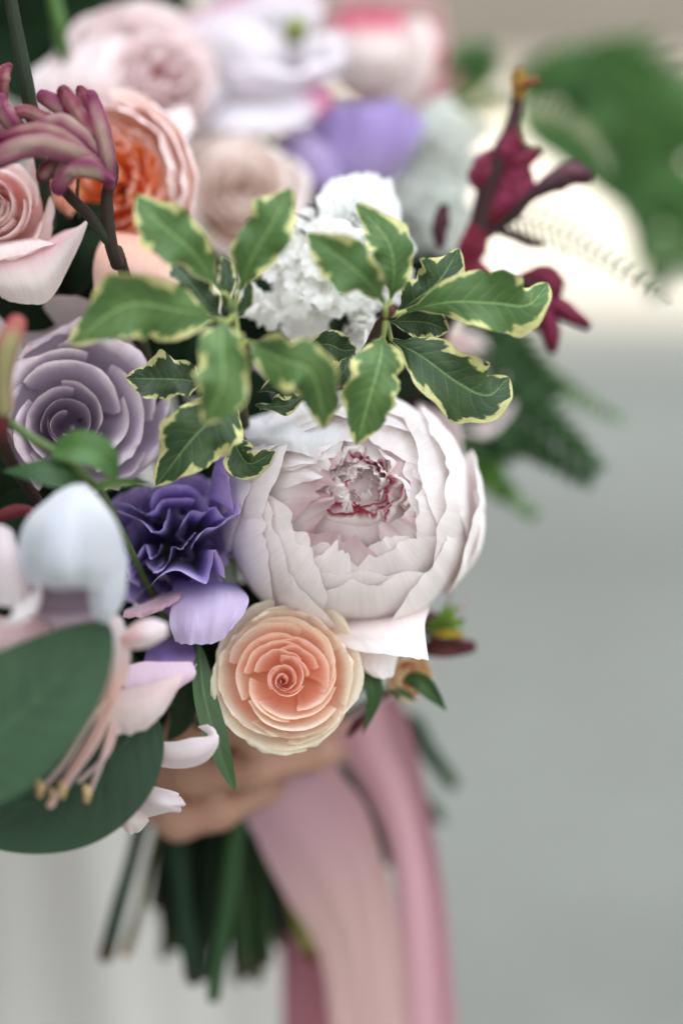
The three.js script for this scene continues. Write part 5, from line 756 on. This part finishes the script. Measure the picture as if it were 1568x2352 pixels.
// ═════════════ ribbon ═════════════
{
  const o = thing('ribbon', 'dusty pink satin ribbon with long tails hanging under the peach rose', 'ribbon', V(850, 1700, -11));
  const pk = C('#d6a2ab'), mv = C('#c49aa8'), be = C('#d2aaa4'), rd = C('#a5626e');
  const rb = (rows, c, s, label) => part(o, 'ribbon_tail', patch(rows, { nu: 30, nv: 80, col: c, ruf: 0.003, rufF: 2.5, seed: s }), M.satin, null, label);
  rb([[[740, 1690, -9.60], [770, 1685, -9.55], [790, 1685, -9.85], [815, 1690, -9.80]], [[555, 1820, -9.60], [620, 1790, -9.55], [700, 1770, -9.85], [775, 1760, -9.80]], [[590, 1930, -10.20], [660, 1900, -10.01], [760, 1870, -10.19], [838, 1850, -10.00]], [[655, 2060, -10.80], [730, 2030, -10.55], [820, 2000, -10.65], [880, 1980, -10.40]], [[735, 2200, -11.20], [780, 2180, -10.95], [850, 2160, -11.05], [918, 2140, -10.80]], [[762, 2420, -11.40], [820, 2410, -11.21], [880, 2400, -11.39], [950, 2390, -11.20]]], (u, v) => mix(mix(mv, pk, 0.4 + 0.4 * u), be, sst(0.35, 0.75, v)), 11, 'broad front tail');
  rb([[[760, 1660, -11.60], [820, 1640, -11.48], [870, 1610, -11.72], [910, 1590, -11.60]], [[790, 1740, -11.80], [840, 1720, -11.68], [890, 1700, -11.92], [945, 1680, -11.80]], [[850, 1840, -12.20], [890, 1820, -12.08], [930, 1800, -12.32], [972, 1790, -12.20]], [[895, 1960, -12.40], [930, 1950, -12.35], [965, 1940, -12.65], [998, 1930, -12.60]], [[912, 2120, -12.40], [950, 2110, -12.41], [990, 2100, -12.79], [1022, 2090, -12.80]], [[930, 2420, -12.40], [970, 2415, -12.48], [1010, 2410, -12.92], [1050, 2400, -13.00]]], (u, v) => mix(pk, C('#b5808b'), sst(0.1, 0.8, u)), 12, 'rose pink right tail');
  rb([[[640, 1760, -13.00], [660, 1750, -13.01], [690, 1745, -13.39], [720, 1740, -13.40]], [[635, 1900, -14.00], [670, 1900, -13.95], [700, 1890, -14.25], [740, 1890, -14.20]], [[640, 2080, -14.60], [680, 2080, -14.55], [720, 2080, -14.85], [760, 2080, -14.80]], [[648, 2240, -14.80], [700, 2240, -14.68], [750, 2240, -14.92], [800, 2240, -14.80]], [[648, 2420, -15.00], [710, 2420, -14.88], [770, 2420, -15.12], [830, 2420, -15.00]]], (u, v) => rd, 13, 'deep rose tail at the back');
  part(o, 'ribbon_band', patch([[[520, 1705, -10.4], [590, 1690, -8.4], [680, 1680, -8.4], [770, 1680, -10.6]], [[520, 1740, -10.4], [590, 1728, -8.3], [680, 1718, -8.3], [770, 1715, -10.6]], [[525, 1775, -10.4], [595, 1765, -8.3], [680, 1752, -8.3], [770, 1748, -10.6]], [[530, 1800, -10.4], [600, 1795, -8.4], [680, 1780, -8.4], [770, 1775, -10.6]]], { nu: 18, nv: 10, col: () => pk }), M.satin);
}
// ═════════════ the person holding the bouquet ═════════════
{
  const o = thing('person', 'person in a white dress holding the bouquet, only fingers and skirt in view', 'person', V(560, 1750, -9));
  const S = []; const P = (x, y, d) => V(x, y, d);
  const chain = (id, pts, r) => { for (let i = 0; i < pts.length - 1; i++) S.push([id, P(...pts[i]), P(...pts[i + 1]), r[i] / 1000, r[i + 1] / 1000]); };
  chain(1, [[380, 1610, -9.6], [440, 1590, -7.6], [560, 1580, -6.8], [680, 1580, -8.6], [720, 1585, -10.8]], [8.6, 8.1, 7.5, 6.9, 6.4]);
  chain(2, [[372, 1700, -9.4], [440, 1680, -7.0], [580, 1665, -6.4], [720, 1655, -8.4], [765, 1660, -11]], [8.6, 8.2, 7.6, 7, 6.4]);
  chain(3, [[372, 1780, -9.4], [440, 1782, -7.0], [580, 1768, -6.4], [720, 1730, -8.4], [765, 1722, -11]], [8.6, 8.1, 7.5, 6.9, 6.4]);
  chain(4, [[366, 1850, -9.8], [410, 1884, -8.0], [500, 1862, -7.8], [600, 1810, -9.2], [650, 1800, -11]], [8.6, 8.4, 7.8, 7, 6.4]);
  chain(5, [[360, 1680, -12.2], [430, 1640, -14.4], [520, 1610, -15.2], [610, 1600, -15]], [11, 10.5, 9.5, 8]);
  chain(0, [[340, 1640, -10.6], [350, 1800, -10.6]], [14, 14]); chain(0, [[300, 1660, -11], [300, 1790, -11]], [15, 14]); chain(0, [[240, 1700, -11.6], [240, 1780, -11.6]], [15, 14]);
  chain(0, [[240, 1740, -11.6], [120, 1745, -12.6], [-400, 1760, -17], [-980, 1760, -22]], [22, 24, 32, 40]); chain(0, [[-980, 1760, -22], [-1150, 900, -34], [-1150, 300, -40]], [42, 48, 55]);
  const sd = (p, [, a, b, ra, rb]) => { const ab = b.clone().sub(a), t = clamp(p.clone().sub(a).dot(ab) / ab.lengthSq()); return p.distanceTo(a.clone().addScaledVector(ab, t)) - lerp(ra, rb, t); };
  const smin = (a, b, k) => { const h = clamp(0.5 + 0.5 * (b - a) / k); return lerp(b, a, h) - k * h * (1 - h); };
  const field = (p, set) => { const g = {}; for (const s of set) { const d = sd(p, s); g[s[0]] = g[s[0]] === undefined ? d : smin(g[s[0]], d, s[0] ? 0.004 : 0.012); } let r = 1; for (const k in g) if (k !== '0') r = Math.min(r, g[k]); return g[0] === undefined ? r : smin(r, g[0], 0.007); };
  const res = 120, mc = new MarchingCubes(res, new THREE.MeshBasicMaterial(), false, false, 400000), lo = v3(-0.42, -0.17, -0.46), size = 0.48;
  for (let k = 0; k < res; k++) for (let j = 0; j < res; j++) for (let i = 0; i < res; i++) {
    const p = v3(lo.x + size * i / (res - 1), lo.y + size * j / (res - 1), lo.z + size * k / (res - 1)); let far = true;
    for (const s of S) { const m = s[5] || (s[5] = [s[1].clone().add(s[2]).multiplyScalar(0.5), s[1].distanceTo(s[2]) / 2 + Math.max(s[3], s[4]) + 0.02]); if (p.distanceTo(m[0]) < m[1]) { far = false; break; } }
    mc.field[i + j * res + k * res * res] = far ? -0.02 : -field(p, S);
  }
  mc.isolation = 0; mc.update();
  const half = res / 2, pos = []; for (let i = 0; i < mc.count; i++) { const q = [0, 1, 2].map(c => (mc.positionArray[i * 3 + c] * half + half) / (res - 1) * size); pos.push(lo.x + q[0], lo.y + q[1], lo.z + q[2]); }
  let g = new THREE.BufferGeometry(); g.setAttribute('position', new THREE.Float32BufferAttribute(pos, 3)); g = mergeVertices(g, 1e-5); g.computeVertexNormals();
  part(o, 'hand_and_arm', g, M.skin);
  const inv = Q.clone().invert(), ax = -0.21, az = -0.40;
  const dress = sheet(160, 60, (u, v) => {
    const a = u * Math.PI, y = lerp(0.02, 1.34, v), dn = Math.max(0, 1.06 - y); const w = y > 1.06 ? lerp(0.135, 0.165, sst(1.06, 1.25, y)) * (1 - 0.3 * sst(1.28, 1.34, y)) : 0.135 + 0.20 * Math.pow(dn, 0.95);
    const fo = (0.012 * Math.sin(a * 13 + 2 * Math.sin(a * 3)) + 0.008 * Math.sin(a * 23 + 1)) * sst(1.05, 0.7, y) + 0.003 * fbm(a * 4, y * 18, 5);
    return v3(ax + (w + fo) * Math.cos(a), y, az + (w * 0.8 + fo) * Math.sin(a)).sub(CENTRE).applyQuaternion(inv);
  }, () => C('#d2cfc9'));
  part(o, 'dress', dress, new THREE.MeshPhysicalMaterial({ color: new THREE.Color(0.74, 0.74, 0.74), vertexColors: true, side: THREE.DoubleSide, roughness: 0.8, sheen: 0.4 }));
}
renderer.render(scene, camera);
